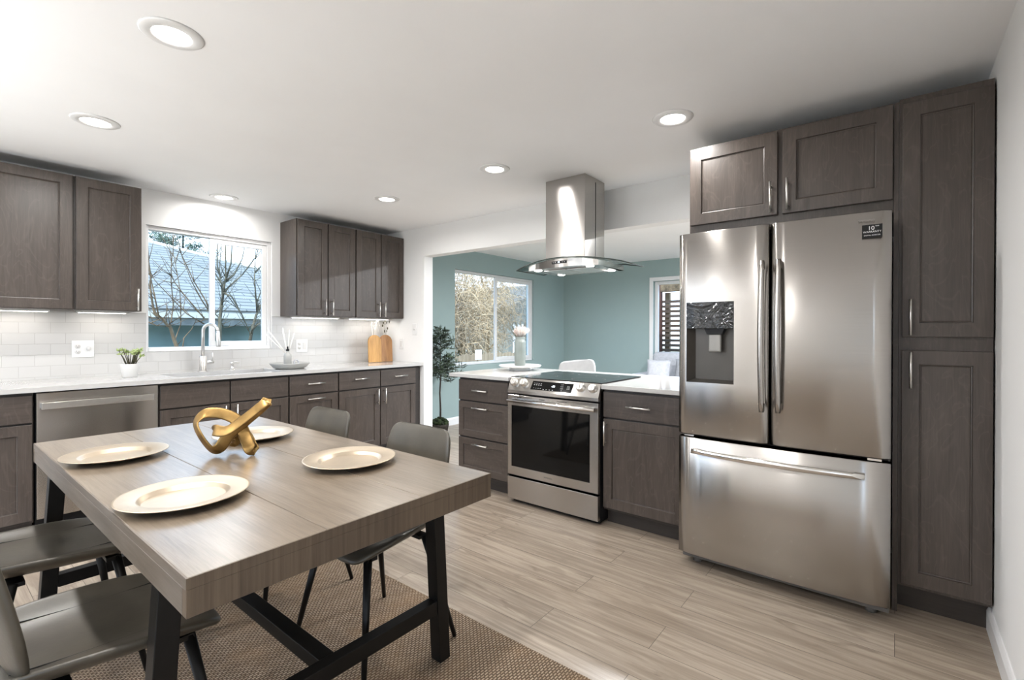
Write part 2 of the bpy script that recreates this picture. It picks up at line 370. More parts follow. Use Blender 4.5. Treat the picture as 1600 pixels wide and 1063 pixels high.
# ------------------------------------------------------------------ room shell
ZC = 2.383; YW = 4.70; XW = 3.43; XD = 7.208
struct(MB().box(-2.0, XD + .15, -3.2, YW + .15, -.12, 0).build('floor', 'floor'))
struct(MB().box(-2.0, XD + .15, -3.2, YW + .15, ZC, ZC + .15).build('ceiling', 'ceil'))
def wall_y(x0, x1, y0, y1, op, name, mat):
    m = MB()
    if op:
        a, b, c, d = op
        m.box(x0, a, y0, y1, 0, ZC); m.box(b, x1, y0, y1, 0, ZC); m.box(a, b, y0, y1, 0, c); m.box(a, b, y0, y1, d, ZC)
    else: m.box(x0, x1, y0, y1, 0, ZC)
    return struct(m.build(name, mat))
K1 = (1.164, 2.136, 1.085, 2.10); K2 = (4.536, 6.31, .785, 2.10)
wall_y(-2.0, 3.49, YW, YW + .15, K1, 'wall_back', 'wall')
wall_y(3.49, XD + .15, YW, YW + .15, K2, 'wall_dining', 'teal')
m = MB(); m.box(XW, XW + .12, 4.03, YW - .001, 0, ZC); m.box(XW, XW + .12, .95, 4.03, 2.068, ZC); m.box(XW, XW + .12, -.32, .95, 0, ZC)
struct(m.build('wall_partition', 'wall'))
m = MB(); m.box(-.30, XW + .12, -.44, -.32, 0, ZC); m.box(-2.0, -1.80, -.44, -.32, 0, ZC); m.box(-1.80, -.30, -.44, -.32, 2.25, ZC)  # unseen opening behind the camera, added for more daylight
struct(m.build('wall_right', 'wall'))
K3 = (1.15, 3.02, .86, 2.05)
m = MB(); x0, x1 = XD, XD + .15
m.box(x0, x1, -3.2, K3[0], 0, ZC); m.box(x0, x1, K3[1], YW, 0, ZC); m.box(x0, x1, K3[0], K3[1], 0, K3[2]); m.box(x0, x1, K3[0], K3[1], K3[3], ZC)
struct(m.build('wall_far', 'teal'))
# wall behind the camera with a wide opening added to let daylight in
m = MB(); m.box(-2.0, -1.85, -.32, 2.3, 0, ZC); m.box(-2.0, -1.85, 4.1, YW, 0, ZC); m.box(-2.0, -1.85, 2.3, 4.1, 2.1, ZC)
struct(m.build('wall_left', 'wall'))
# backsplash
m = MB(); ys = (YW - .006, YW)
m.box(-1.0, K1[0], *ys, .914, 1.396); m.box(K1[0], K1[1], *ys, .914, K1[2]); m.box(K1[1], XW, *ys, .914, 1.396)
struct(m.build('wall_backsplash', 'tile'))
def base_profile(h=.10, t=.014): return [(0, 0), (t, 0), (t, h - .02), (t * .6, h - .006), (t * .3, h), (0, h)]
struct(MB().prism([(-.32 + a, b) for a, b in base_profile()], 'x', -.29, 2.80).build('baseboard_right', 'trim'))
struct(MB().prism([(YW - a, b) for a, b in base_profile()], 'x', XW + .125, XD - .02).build('baseboard_dining', 'trim'))
struct(MB().prism([(XD - a, b) for a, b in base_profile()], 'y', -3.0, YW - .02).build('baseboard_far', 'trim'))

# windows: frame, sliding sash, panes
def slider(name, op, y, right_sash_w, fr=.035):
    x0, x1, z0, z1 = op; mid = (x0 + x1) / 2
    o = bpy.data.objects.new(name, None); COL.objects.link(o); o.location = ((x0 + x1) / 2, y, z0); struct(o)
    def L(mb): 
        mb.v = [(a - o.location.x, b - o.location.y, c - o.location.z) for a, b, c in mb.v]; return mb
    g = .002
    m = MB(); m.box(x0 + g, x0 + fr * .6, y, y + .08, z0 + g, z1 - g); m.box(x1 - fr, x1 - g, y, y + .08, z0 + g, z1 - g); m.box(x0 + fr * .6, x1 - fr, y, y + .08, z1 - fr, z1 - g); m.box(x0 + fr * .6, x1 - fr, y, y + .08, z0 + g, z0 + fr)
    L(m).build('window_frame', 'vinyl', o, .003)
    s = right_sash_w; m = MB(); X0, X1, Z0, Z1 = mid - .03, x1 - fr - .002, z0 + fr + .002, z1 - fr - .002; ya, yb = y + .008, y + .034
    m.box(X0, X0 + s, ya, yb, Z0, Z1); m.box(X1 - s, X1, ya, yb, Z0, Z1); m.box(X0 + s, X1 - s, ya, yb, Z1 - s, Z1); m.box(X0 + s, X1 - s, ya, yb, Z0, Z0 + s)
    L(m).build('sliding_sash', 'vinyl', o, .003)
    L(MB().box(X0 + s, X1 - s, y + .018, y + .022, Z0 + s, Z1 - s)).build('pane', 'glass', o)
    L(MB().box(x0 + fr * .6, mid + .01, y + .052, y + .056, z0 + fr, z1 - fr)).build('pane', 'glass', o)
    return o
slider('window_1', K1, YW + .018, .042)
slider('window_2', K2, YW + .03, .05)
# stool/sill ledges of the reveal are the wall itself; casing of the far window
o = bpy.data.objects.new('window_3', None); COL.objects.link(o); struct(o)
y0, y1, z0, z1 = K3
m = MB(); a, b = XD + .06, XD + .12; f = .05
m.box(a, b, y0 + .002, y0 + f, z0 + .002, z1 - .002); m.box(a, b, y1 - f, y1 - .002, z0 + .002, z1 - .002); m.box(a, b, y0 + f, y1 - f, z0 + .002, z0 + f); m.box(a, b, y0 + f, y1 - f, z1 - f, z1 - .002)
m.build('window_frame', 'vinyl', o, .003)
m = MB(); a, b = XD - .014, XD - .0005; c = .06
m.box(a, b, y0 - c, y0, z0 - c, z1 + c); m.box(a, b, y1, y1 + c, z0 - c, z1 + c); m.box(a, b, y0, y1, z1, z1 + c); m.box(a, b, y0, y1, z0 - c, z0)
m.build('casing', 'trim', o, .003)
MB().box(XD + .09, XD + .094, y0 + f, y1 - f, z0 + f, z1 - f).build('pane', 'glass', o)

# ------------------------------------------------------------------ recessed ceiling lights
def can_light(x, y, label, k=1.0):
    t = thing('recessed_light', label, 'ceiling light', (x, y, ZC), 0, 'recessed ceiling lights')
    MB().lathe([(.062, -.004), (.066, -.009), (.098, -.006), (.105, -.0005), (.062, -.0005)], 40, loop=True).build('trim_ring', 'trim', t)
    MB().lathe([(.0005, -.004), (.063, -.004), (.063, -.001), (.0005, -.001)], 40).build('lens', 'lens', t)
    l = bpy.data.lights.new('downlight', 'AREA'); l.shape = 'DISK'; l.size = .09; l.energy = LAMP_W * k; l.color = (1.0, .975, .945); l.spread = math.radians(170)
    lo = bpy.data.objects.new('downlight', l); COL.objects.link(lo); lo.parent = t; lo.location = (0, 0, -.012)
can_light(.62, 2.18, 'recessed ceiling light above the dining table, largest in the photo')
can_light(.625, 3.41, 'recessed ceiling light in front of the left wall cabinets')
can_light(1.642, 4.48, 'recessed ceiling light close to the wall above the sink window', .45)
can_light(2.51, 3.43, 'recessed ceiling light in front of the four-door wall cabinets')
can_light(2.50, 2.20, 'recessed ceiling light just left of the range hood chimney', .75)
can_light(2.48, .935, 'recessed ceiling light in front of the cabinet above the refrigerator', .6)

# uplighter added behind the camera as unseen fill for the ceiling
t = thing('fill_lamp', 'uplighter fill lamp added out of view behind the viewpoint', 'fill lamp', (-1.62, 2.75, 0))
MB().lathe([(.0005, .001), (.14, .001), (.14, .015), (.02, .03), (.0005, .03)], 32).build('base', 'blackmetal', t)
MB().cyl((0, 0, .03), (0, 0, .90), .012).build('pole', 'blackmetal', t)
MB().lathe([(.03, .895), (.12, 1.0), (.125, 1.01), (.120, 1.01), (.03, .905)], 32, loop=True).build('shade', 'greyceramic', t)
l = bpy.data.lights.new('fill_uplight', 'AREA'); l.shape = 'DISK'; l.size = .09; l.energy = 34; l.color = (.97, .985, 1.0); l.spread = math.radians(175)
lo = bpy.data.objects.new('fill_uplight', l); COL.objects.link(lo); lo.parent = t; lo.location = (0, 0, .985); lo.rotation_euler = (PI, 0, 0)

# ------------------------------------------------------------------ cabinets
def pull(parent, x, z, L, vertical, y=0., r=.0055):
    m = MB(); s = .032
    if vertical:
        m.cyl((x, y - s, z - L / 2), (x, y - s, z + L / 2), r, n=10)
        for dz in (-L * .36, L * .36): m.cyl((x, y - s, z + dz), (x, y, z + dz), .0045, n=8)
    else:
        m.cyl((x - L / 2, y - s, z), (x + L / 2, y - s, z), r, n=10)
        for dx in (-L * .36, L * .36): m.cyl((x + dx, y - s, z), (x + dx, y, z), .0045, n=8)
    return m.build('handle', 'nickel', parent)

def front(root, kind, x0, x1, z0, z1, handle=None, panel=True, st=.06):
    horiz = kind == 'drawer'
    d = MB().door(x0, x1, z0, z1, panel=panel, st=st).build(kind, 'cabh' if horiz else 'cabv', root, 0.0015 if not panel else 0, seg=1)
    if handle:
        if handle[0] == 'h': pull(d, handle[1], handle[2], .16, False)
        else: pull(d, handle[1], handle[2], .158, True)
    return d

def carcass(root, x0, x1, z0, z1, y0, y1, toe=None, mat='cabv', open_top=False):
    m = MB(); 
    if open_top:
        t = .018; m.box(x0, x0 + t, y0, y1, z0, z1); m.box(x1 - t, x1, y0, y1, z0, z1); m.box(x0 + t, x1 - t, y1 - t, y1, z0, z1); m.box(x0 + t, x1 - t, y0, y1 - t, z0, z0 + t); m.box(x0 + t, x1 - t, y0, y0 + t, z1 - .20, z1)
    else: m.box(x0, x1, y0, y1, z0, z1)
    m.build('carcass', mat, root)
    if toe: MB().box(x0 + .002, x1 - .002, .0202, y0 - .0002, z0 + .002, z1 - .002).build('shaded_face_frame', 'kick', root)  # thin sheet in darker wood puts the gap shade into the colour
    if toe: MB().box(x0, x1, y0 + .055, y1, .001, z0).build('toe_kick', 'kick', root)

YB = 4.0714; Y1 = YW - .008 - YB      # base cabinets on the sink wall, local depth
ZD0, ZDR, ZT = .116, .697, .866; G = .006
def base_cab(label, x0, x1, fronts, loc_y=YB, open_top=False, extra=0):
    t = thing('base_cabinet', label, 'cabinet', (x0, YB, 0), 0)
    carcass(t, .001, x1 - x0 - .001 + extra, .10, .884, .021, Y1, True, open_top=open_top)
    for k in fronts: front(t, *k)
    return t
Wd = .4584 - .002
base_cab('base cabinet left of the dishwasher, one drawer over one door', .002, .466, [('drawer', .006, Wd, ZDR + G, ZT, ('h', .23, .78), False), ('door', .006, Wd, ZD0, ZDR - G, ('v', .05, .60))])
w_ = 1.99 - 1.084
base_cab('sink base cabinet under the window, two blank panels over two doors', 1.084, 1.99, [('drawer', .006, w_ / 2 - .005, ZDR + G, ZT, None, False), ('drawer', w_ / 2 + .005, w_ - .005, ZDR + G, ZT, None, False),
    ('door', .006, w_ / 2 - .005, ZD0, ZDR - G, ('v', 1.497 - 1.084, .605)), ('door', w_ / 2 + .005, w_ - .005, ZD0, ZDR - G, ('v', 1.578 - 1.084, .605))], open_top=True)
w_ = .4595
base_cab('narrow base cabinet right of the sink, both fronts with level handles', 1.991, 1.991 + w_, [('drawer', .008, w_ - .006, ZDR + G, ZT, ('h', .234, .792), False), ('door', .008, w_ - .006, ZD0, ZDR - G, ('h', .234, .658))])
w_ = 3.3616 - 2.4515
base_cab('base cabinet at the far end of the sink counter, two drawers over two doors', 2.4515, 3.3616, [('drawer', .006, w_ / 2 - .005, ZDR + G, ZT, ('h', .232, .797), False), ('drawer', w_ / 2 + .005, w_ - .012, ZDR + G, ZT, ('h', .69, .794), False),
    ('door', .006, w_ / 2 - .005, ZD0, ZDR - G, ('v', 2.869 - 2.4515, .605)), ('door', w_ / 2 + .005, w_ - .012, ZD0, ZDR - G, ('v', 2.952 - 2.4515, .605))], extra=.064)
# dishwasher
t = thing('dishwasher', 'stainless steel dishwasher under the left counter with a wide bar handle', 'dishwasher', (.4675, YB, 0))
MB().box(.006, .612, .03, Y1 - .01, .10, .882).build('body', 'black', t)
d = MB().box(.009, .609, 0, .028, .115, .877).build('door', 'steel', t, .003)
m = MB(); m.box(.026, .578, -.040, -.022, .779, .820); m.box(.026, .042, -.022, .0, .785, .815); m.box(.562, .578, -.022, 0, .785, .815); m.build('handle', 'nickel', d, .002)
MB().box(.01, .608, .07, .09, .002, .10).build('toe_panel', 'black', t)
# sink-wall counter with cut-out
HX = (1.215, 1.985, 4.165, 4.535)
m = MB(); zc = (.885, .914)
m.box(-1.0, HX[0], 4.045, YW - .007, *zc); m.box(HX[1], XW - .001, 4.045, YW - .007, *zc); m.box(HX[0], HX[1], 4.045, HX[2], *zc); m.box(HX[0], HX[1], HX[3], YW - .007, *zc)
tag(m.build('countertop', 'quartz', None), 'long white quartz countertop with sink cut-out along the tiled wall', 'countertop')
# more base cabinet carries the counter to the left, out of frame
t = thing('kitchen_sink', 'grey undermount single basin sink in the white counter below the window', 'sink', (1.6, 4.35, .884))
m = MB(); a, b, c, dd = HX[0] - 1.6 - .008, HX[1] - 1.6 + .008, HX[2] - 4.35 - .008, HX[3] - 4.35 + .008
m.box(a, b, c, c + .012, -.2, 0); m.box(a, b, dd - .012, dd, -.2, 0); m.box(a, a + .012, c + .012, dd - .012, -.2, 0); m.box(b - .012, b, c + .012, dd - .012, -.2, 0); m.box(a, b, c, dd, -.212, -.2)
m.build('basin', 'sinkmat', t, .004); MB().lathe([(.001, -.199), (.045, -.199), (.045, -.196), (.03, -.1975), (.001, -.1975)], 24).build('drain', 'chrome', t)
# faucet
t = thing('faucet', 'brushed nickel gooseneck pull-down faucet behind the sink', 'faucet', (1.53, 4.61, .914))
MB().lathe([(.0005, 0), (.032, 0), (.032, .004), (.027, .006), (.027, .125), (.0245, .129), (.0005, .129)], 24).build('base', 'nickel', t)
d = Vector((.62, -.78, 0)); pts = [Vector((0, 0, .129)), Vector((0, 0, .30))]
rr = .062
for i in range(1, 13):
    a = PI * i / 12; pts.append(Vector((0, 0, .335)) + d * (rr - rr * math.cos(a)) + Vector((0, 0, rr * math.sin(a))))
MB().tube(pts, .0125, 14).build('spout', 'nickel', t)
e = pts[-1]; MB().tube([e + Vector((0, 0, .004)), e + Vector((0, 0, -.02)), e + d * .006 + Vector((0, 0, -.115)), e + d * .007 + Vector((0, 0, -.128))], [.0135, .0165, .018, .016], 14).build('spray_head', 'nickel', t)
m = MB(); m.cyl((.024, 0, .075), (.078, 0, .075), .014, n=14); m.cyl((.072, 0, .085), (.072, 0, .155), .0045, n=8); m.build('lever', 'nickel', t)
t = thing('soap_dispenser', 'small brushed nickel soap dispenser on the counter right of the faucet', 'soap dispenser', (1.755, 4.61, .914))
MB().lathe([(.0005, 0), (.022, 0), (.022, .004), (.013, .007), (.013, .05), (.016, .052), (.016, .068), (.0005, .068)], 18).build('body', 'nickel', t)
MB().tube([(0, 0, .06), (.025, -.01, .064), (.05, -.02, .058)], [.006, .006, .005], 10).build('nozzle', 'nickel', t)

# wall cabinets on the sink wall
YU = 4.369; DU = YW - .002 - YU
def wall_cab(label, x0, x1, fronts):
    t = thing('wall_cabinet', label, 'cabinet', (x0, YU, 1.396), 0)
    MB().box(.001, x1 - x0 - .001, .021, DU, 0, .905).build('carcass', 'cabv', t)
    MB().box(.003, x1 - x0 - .003, .0202, .0208, .003, .901).build('shaded_face_frame', 'kick', t)  # darker sheet behind the doors, gap shade as colour
    for k in fronts: front(t, *k)
    return t
wall_cab('wall cabinet cut by the left photo edge, wide shaker door', -.225, .692, [('door', .006, .4535, .004, .9, ('v', .41, .085)), ('door', .4635, .908, .004, .9, ('v', .507, .085))])
wall_cab('single-door wall cabinet right beside the sink window', .693, 1.062, [('door', .008, .361, .004, .9, ('v', 1.03 - .693, .083))])
wall_cab('first pair of wall cabinet doors right of the sink window', 2.212, 2.8215, [('door', .008, .300, .004, .9, ('v', .271, .092)), ('door', .311, .603, .004, .9, ('v', .344, .092))])
wall_cab('wall cabinet pair in the corner above the wooden boards', 2.8225, 3.428, [('door', .006, .301, .004, .9, ('v', .271, .092)), ('door', .311, .599, .004, .9, ('v', .339, .092))])
def led(x0, x1, label):
    t = thing('under_cabinet_light', label, 'light', ((x0 + x1) / 2, YW - .11, 1.395), 0)
    w2 = (x1 - x0) / 2
    MB().box(-w2, w2, -.02, .02, -.012, 0).build('housing', 'trim', t); MB().box(-w2 + .01, w2 - .01, -.014, .014, -.0135, -.0122).build('diffuser', 'ledbar', t)
    l = bpy.data.lights.new('led_glow', 'AREA'); l.shape = 'RECTANGLE'; l.size = x1 - x0 - .02; l.size_y = .028; l.energy = .28 * (x1 - x0); l.color = (1, .93, .84)
    lo = bpy.data.objects.new('led_glow', l); COL.objects.link(lo); lo.parent = t; lo.location = (0, 0, -.016)
led(.02, .60, 'slim white light bar under the left wall cabinet at the photo edge')
led(.74, 1.02, 'slim white light bar under the single-door wall cabinet')
led(2.27, 2.76, 'slim white light bar under the first cabinet pair right of the window')
led(2.88, 3.38, 'slim white light bar under the corner wall cabinets')

# ------------------------------------------------------------------ peninsula, range
XF = 2.7708
def w2cab(name, label, y_left, w, depth, xf=XF):
    return thing(name, label, 'cabinet', (xf, y_left, 0), W2)
t = w2cab('drawer_cabinet', 'three-drawer cabinet left of the range at the open end of the peninsula', 2.831, .56, .62)
carcass(t, .0, .562, .10, .884, .021, .64, True)
front(t, 'drawer', .006, .528, ZDR + G, ZT, ('h', .26, .787), False)
front(t, 'drawer', .006, .528, .404 + G, ZDR - G, ('h', .26, .648), True, .052)
front(t, 'drawer', .006, .528, ZD0 + .004, .404 - G, ('h', .26, .359), True, .052)
t = w2cab('base_cabinet', 'base cabinet between the range and the refrigerator, drawer over one door', 1.502, .53, .62)
carcass(t, .0, .548, .10, .884, .021, .64, True)
front(t, 'drawer', .004, .54, ZDR + G, ZT, ('h', .255, .785), False)
front(t, 'door', .004, .54, ZD0 + .002, ZDR - G, ('v', .026, .60))
# finished back of the peninsula below the overhang
m = MB(); zc = (.885, .914)
m.box(2.741, 3.60, 2.2735, 2.909, *zc); m.box(3.375, 3.60, 1.4985, 2.2735, *zc); m.box(2.741, 3.60, .952, 1.4985, *zc)
tag(m.build('countertop', 'quartz', None, .003), 'white quartz peninsula countertop wrapped around the black cooktop', 'countertop')

XR = 2.7213
t = thing('range', 'stainless steel slide-in electric range with black glass oven door', 'range', (XR, 2.266, 0), W2)
Wr = .760
m = MB(); m.box(.003, Wr - .003, .035, .645, .02, .905); m.build('body', 'black', t)
# oven door
d = MB(); zz = (.208, .792); x0, x1 = .004, .756
wx0, wx1, wz0, wz1 = .040, .697, .270, .716
def R4(a, b, c, dd, y): return [(a, y, c), (b, y, c), (b, y, dd), (a, y, dd)]
d.rings([R4(x0, x1, *zz, .034), R4(x0, x1, *zz, .002), R4(x0 + .002, x1 - .002, zz[0] + .002, zz[1] - .002, 0), R4(wx0, wx1, wz0, wz1, 0), R4(wx0 + .001, wx1 - .001, wz0 + .001, wz1 - .001, .004)], False)
door = d.build('oven_door', 'steel', t)
MB().box(wx0 + .001, wx1 - .001, .002, .004, wz0 + .001, wz1 - .001).build('oven_window', 'blackglass', door)
m = MB(); m.tube([(.024, -.030, .752), (.748, -.030, .752)], .0125, 14); m.box(.040, .062, -.030, .0, .742, .762); m.box(.705, .728, -.030, 0, .742, .762); m.build('handle', 'chrome', door)
for a, b in ((.09, .13), (.29, .335), (.44, .52)): MB().box(a, b, -.0006, .0005, .775, .779).build('vent_slot', 'black', door)
textmesh('lettering', 'SAMSUNG', .016, 'greyplastic', door, Matrix.Translation((.366, -.0006, .238)) @ FRONT)
dr = MB().box(.004, .756, 0, .034, .030, .193).build('storage_drawer', 'steel', t, .003)
MB().box(.02, .74, .05, .3, .001, .02).build('kick_panel', 'black', t)
# sloped control panel
pz0, pz1 = .804, .916; sl_ = .038
cp = MB().prism([(0.0, pz0), (0.0, pz0 + .022), (sl_, pz1), (.12, pz1), (.12, pz0)], 'x', .002, .758).build('control_panel', 'steel', t, .002)
nrm = Vector((0, -(pz1 - pz0 - .022), sl_)).normalized(); upv = Vector((0, sl_, pz1 - pz0 - .022)).normalized()
def PP(x, s, o=0): 
    p = Vector((x, 0, pz0 + .022)) + upv * s + nrm * o; return p
Lp = math.hypot(sl_, pz1 - pz0 - .022)
q = [PP(.206, .018), PP(.546, .018), PP(.556, .082), PP(.215, .082)]
MB().rings([[p + nrm * .0002 for p in q], [p + nrm * .0015 for p in q]], False).build('control_display', 'blackglass', cp)
m = MB()
def key(x, s, a, b):
    q = [PP(x - a, s - b, .0018), PP(x + a, s - b, .0018), PP(x + a, s + b, .0018), PP(x - a, s + b, .0018)]; m.quad(q)
for r_, s in enumerate((.066, .054, .030)):
    for k in range(4): key(.235 + .019 * k, s, .0045 if r_ != 0 else .005, .0025 if r_ == 1 else .0012)
for k in range(4): key(.318 + .026 * k, .025, .005, .002)
m.build('key_legends', 'key', cp)
TM = Matrix.Identity(4); TM.col[0] = (1, 0, 0, 0); TM.col[1] = (*upv, 0); TM.col[2] = (*nrm, 0)
def ptext(name, s, size, mat, x, ss):
    T = TM.copy(); T.translation = PP(x, ss, .0019); return textmesh(name, s, size, mat, cp, T)
ptext('clock_digits', '-:88', .02, 'digits', .395, .052)
for r_, row in enumerate(('1 2 3', '4 5 6', '7 8 9', ' 0 ')): ptext('keypad_digits', row, .011, 'key', .467, .070 - r_ * .0145)
ptext('button_legends', 'BAKE\nOVEN\nSTART', .009, 'key', .520, .050)
for x in (.051, .140, .617, .708):
    k = MB(); c = PP(x, .060)
    k.tube([c, c + nrm * .006, c + nrm * .007, c + nrm * .028, c + nrm * .031], [.030, .030, .026, .024, .020], 24)
    kb = k.build('knob', 'nickel', cp)
    g = MB(); a = upv * .021; b = Vector((.0045, 0, 0)); p0 = c + nrm * .030; p1 = c + nrm * .037
    g.rings([[p0 - a - b, p0 - a + b, p0 + a + b, p0 + a - b], [p1 - a - b, p1 - a + b, p1 + a + b, p1 + a - b]], False).build('grip', 'nickel', kb, .001)
ct = MB().box(.0, .760, .040, .648, .9155, .922).build('cooktop', 'cookglass', t, .002)
m = MB()
for (x, y, r) in ((.19, .20, .10), (.57, .20, .115), (.19, .47, .075), (.57, .48, .085), (.38, .5, .06)):
    m.lathe([(r, .9223), (r + .003, .9223), (r + .003, .9226), (r, .9226)], 40, (x, y, 0), False, True)
m.build('burner_marks', 'greyplastic', ct)

# ------------------------------------------------------------------ refrigerator
XFR = 2.5424
t = thing('refrigerator', 'stainless steel french door refrigerator with water dispenser', 'refrigerator', (XFR, .9265, 0), W2)
Wf = .911; sp = .4455
MB().box(.004, Wf - .004, .075, .86, .03, 1.755).build('cabinet', 'greyplastic', t, .004)
def bowed(x0, x1, z0, z1, bulge, X0, X1, name, cut=None):
    # door skin slightly convex over the span X0..X1, rounded at its long edges
    xs = sorted(set([x0 + (x1 - x0) * i / 14 for i in range(15)] + ([cut[0], cut[1]] if cut else [])))
    def Y(x):
        u = (x - X0) / (X1 - X0) * 2 - 1; y = .014 - bulge * (1 - u * u)
        e_ = min(x - x0, x1 - x); y += .010 * max(0, 1 - e_ / .018) ** 2; return y
    zs = [z0, z0 + .004] + ([cut[2], cut[3]] if cut else []) + [z1 - .004, z1]
    m = MB(); b = len(m.v); k = len(xs)
    for z in zs:
        o_ = .003 if z in (z0, z1) else 0
        for x in xs: m.v.append((x, Y(x) + o_, z))
    for i in range(len(zs) - 1):
        for j in range(k - 1):
            if cut and cut[2] - 1e-6 <= zs[i] < cut[3] - 1e-6 and cut[0] - 1e-6 <= xs[j] < cut[1] - 1e-6: continue
            m.f.append((b + i * k + j, b + i * k + j + 1, b + (i + 1) * k + j + 1, b + (i + 1) * k + j)); m.s.append(True)
    yb = .068; n_ = len(m.v)
    for z in (z0, z1):
        for x in xs: m.v.append((x, yb, z))
    T_ = (len(zs) - 1) * k
    for j in range(k - 1):
        m.f.append((b + j, b + j + 1, n_ + j + 1, n_ + j)); m.s.append(False)
        m.f.append((b + T_ + j, b + T_ + j + 1, n_ + k + j + 1, n_ + k + j)); m.s.append(False)
    m.f.append((b, *[b + i * k for i in range(1, len(zs))], n_ + k, n_)); m.s.append(False)
    m.f.append((b + k - 1, *[b + i * k + k - 1 for i in range(1, len(zs))], n_ + 2 * k - 1, n_ + k - 1)); m.s.append(False)
    m.f.append((n_, n_ + k - 1, n_ + 2 * k - 1, n_ + k)); m.s.append(False)
    return m.build(name, 'steel', t)
DX = (.045, .284, .990, 1.410)
dl = bowed(.0, sp - .004, .712, 1.777, .014, 0, Wf, 'left_door', DX)
drr = bowed(sp + .004, Wf, .712, 1.777, .014, 0, Wf, 'right_door')
fz = bowed(.0, Wf, .074, .695, .014, 0, Wf, 'freezer_drawer')
MB().box(.01, Wf - .01, .072, .074, .05, 1.76).build('gap_shade_board', 'dark', t)  # near-black sheet paints the shade in the gaps around the doors
m = MB(); m.box(.03, Wf - .03, .09, .30, .028, .068); m.build('base_grille', 'black', t)
[MB().cyl((x, .12, .001), (x, .12, .03), .022, n=12).build('leveling_foot', 'greyplastic', t) for x in (.07, Wf - .07)]
[MB().box(x, x + .05, .02, .06, .699, .708).build('hinge_cap', 'chrome', t) for x in (.03, .83)]
# dispenser
x0, x1, z0, z1 = DX; zs_ = 1.272; yf = .004
m = MB(); m.box(x0, x1, yf - .004, yf + .03, zs_, z1); m.build('dispenser_panel', 'film', dl, .002)
m = MB(); yb_ = .062
m.quad([(x0, yf, z0), (x0, yf, zs_), (x0 + .03, yb_, zs_), (x0 + .03, yb_, z0 + .015)]); m.quad([(x1, yf, z0), (x1, yf, zs_), (x1 - .012, yb_, zs_), (x1 - .012, yb_, z0 + .015)])
m.quad([(x0 + .03, yb_, z0 + .015), (x0 + .03, yb_, zs_), (x1 - .012, yb_, zs_), (x1 - .012, yb_, z0 + .015)]); m.quad([(x0, yf, z0), (x1, yf, z0), (x1 - .012, yb_, z0 + .015), (x0 + .03, yb_, z0 + .015)])
m.build('dispenser_recess', 'steeldark', dl, recalc=False)
m = MB(); m.prism([(.135, zs_), (.235, zs_), (.222, zs_ - .03), (.148, zs_ - .03)], 'y', .012, .055); m.build('spout_housing', 'black', dl)
MB().box(.154, .218, .018, .034, zs_ - .122, zs_ - .028).build('dispenser_lever', 'silverplastic', dl, .008, seg=3)
def bow_handle(p, a, b, horiz, name='handle'):
    m = MB(); rings = []
    for i in range(17):
        u = i / 16; s = a + (b - a) * u; o_ = -.028 - .030 * math.sin(PI * u); wv = .011 + .003 * math.sin(PI * u); th = .010
        if horiz: ring = [(s, o_ - th, p - wv), (s, o_ - th * .2, p - wv * 1.1), (s, o_ + th, p - wv * .7), (s, o_ + th, p + wv * .7), (s, o_ - th * .2, p + wv * 1.1), (s, o_ - th, p + wv)]
        else: ring = [(p - wv, o_ - th * .4, s), (p - wv * .5, o_ - th, s), (p + wv * .5, o_ - th, s), (p + wv, o_ - th * .4, s), (p + wv * .8, o_ + th, s), (p - wv * .8, o_ + th, s)]
        rings.append(ring)
    m.rings(rings, True)
    for s in (a + .02, b - .02):
        if horiz: m.box(s - .018, s + .018, -.03, .012, p - .008, p + .008)
        else: m.box(p - .007, p + .007, -.03, .014, s - .018, s + .018)
    return m
bow_handle(.418, .870, 1.597, False).build('handle', 'steel', dl)
bow_handle(.489, .873, 1.598, False).build('handle', 'steel', drr)
bow_handle(.634, .084, .824, True).build('handle', 'chrome', fz)
# sticker and emblem on the right door
st = MB().box(.808, .879, .0005, .012, 1.664, 1.718).build('warranty_sticker', 'black', drr)
y_ = .0002
textmesh('lettering', '10', .024, 'white', st, Matrix.Translation((.840, y_, 1.702)) @ FRONT)
textmesh('lettering', 'YEAR', .006, 'white', st, Matrix.Translation((.861, y_, 1.710)) @ FRONT)
textmesh('lettering', 'WARRANTY', .0115, 'white', st, Matrix.Translation((.8435, y_, 1.6865)) @ FRONT)
textmesh('lettering', 'DIGITAL INVERTER', .0068, 'white', st, Matrix.Translation((.8435, y_, 1.672)) @ FRONT)
textmesh('emblem', 'SAMSUNG', .013, 'silverplastic', drr, Matrix.Translation((.824, .0035, 1.738)) @ FRONT)

# over-fridge cabinet and pantry
XP = 2.7056
t = thing('wall_cabinet', 'two-door cabinet above the refrigerator', 'cabinet', (XP, .9265, 0), W2)
MB().box(0.0, .914, .021, .722, 1.796, 2.285).build('carcass', 'cabv', t)
front(t, 'door', .008, .448, 1.852, 2.2705, ('v', .4205, 1.937))
front(t, 'door', .471, .912, 1.852, 2.2705, ('v', .4965, 1.941))
t = thing('tall_panel', 'narrow dark wood panel between the refrigerator and the tall pantry', 'panel', (XP, .0105, 0), W2)
MB().box(0, .018, .021, .722, .001, 2.285).build('board', 'cabv', t)
t = thing('pantry_cabinet', 'tall dark wood pantry cabinet against the right wall, two stacked doors', 'cabinet', (XP, -.0085, 0), W2)
MB().box(0.0, .306, .021, .722, .125, 2.295).build('carcass', 'cabv', t)
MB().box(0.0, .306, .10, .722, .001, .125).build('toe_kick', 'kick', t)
front(t, 'door', .0115, .3045, 1.235, 2.264, ('v', .041, 1.32))
front(t, 'door', .0115, .3045, .1432, 1.1754, ('v', .0425, 1.09))

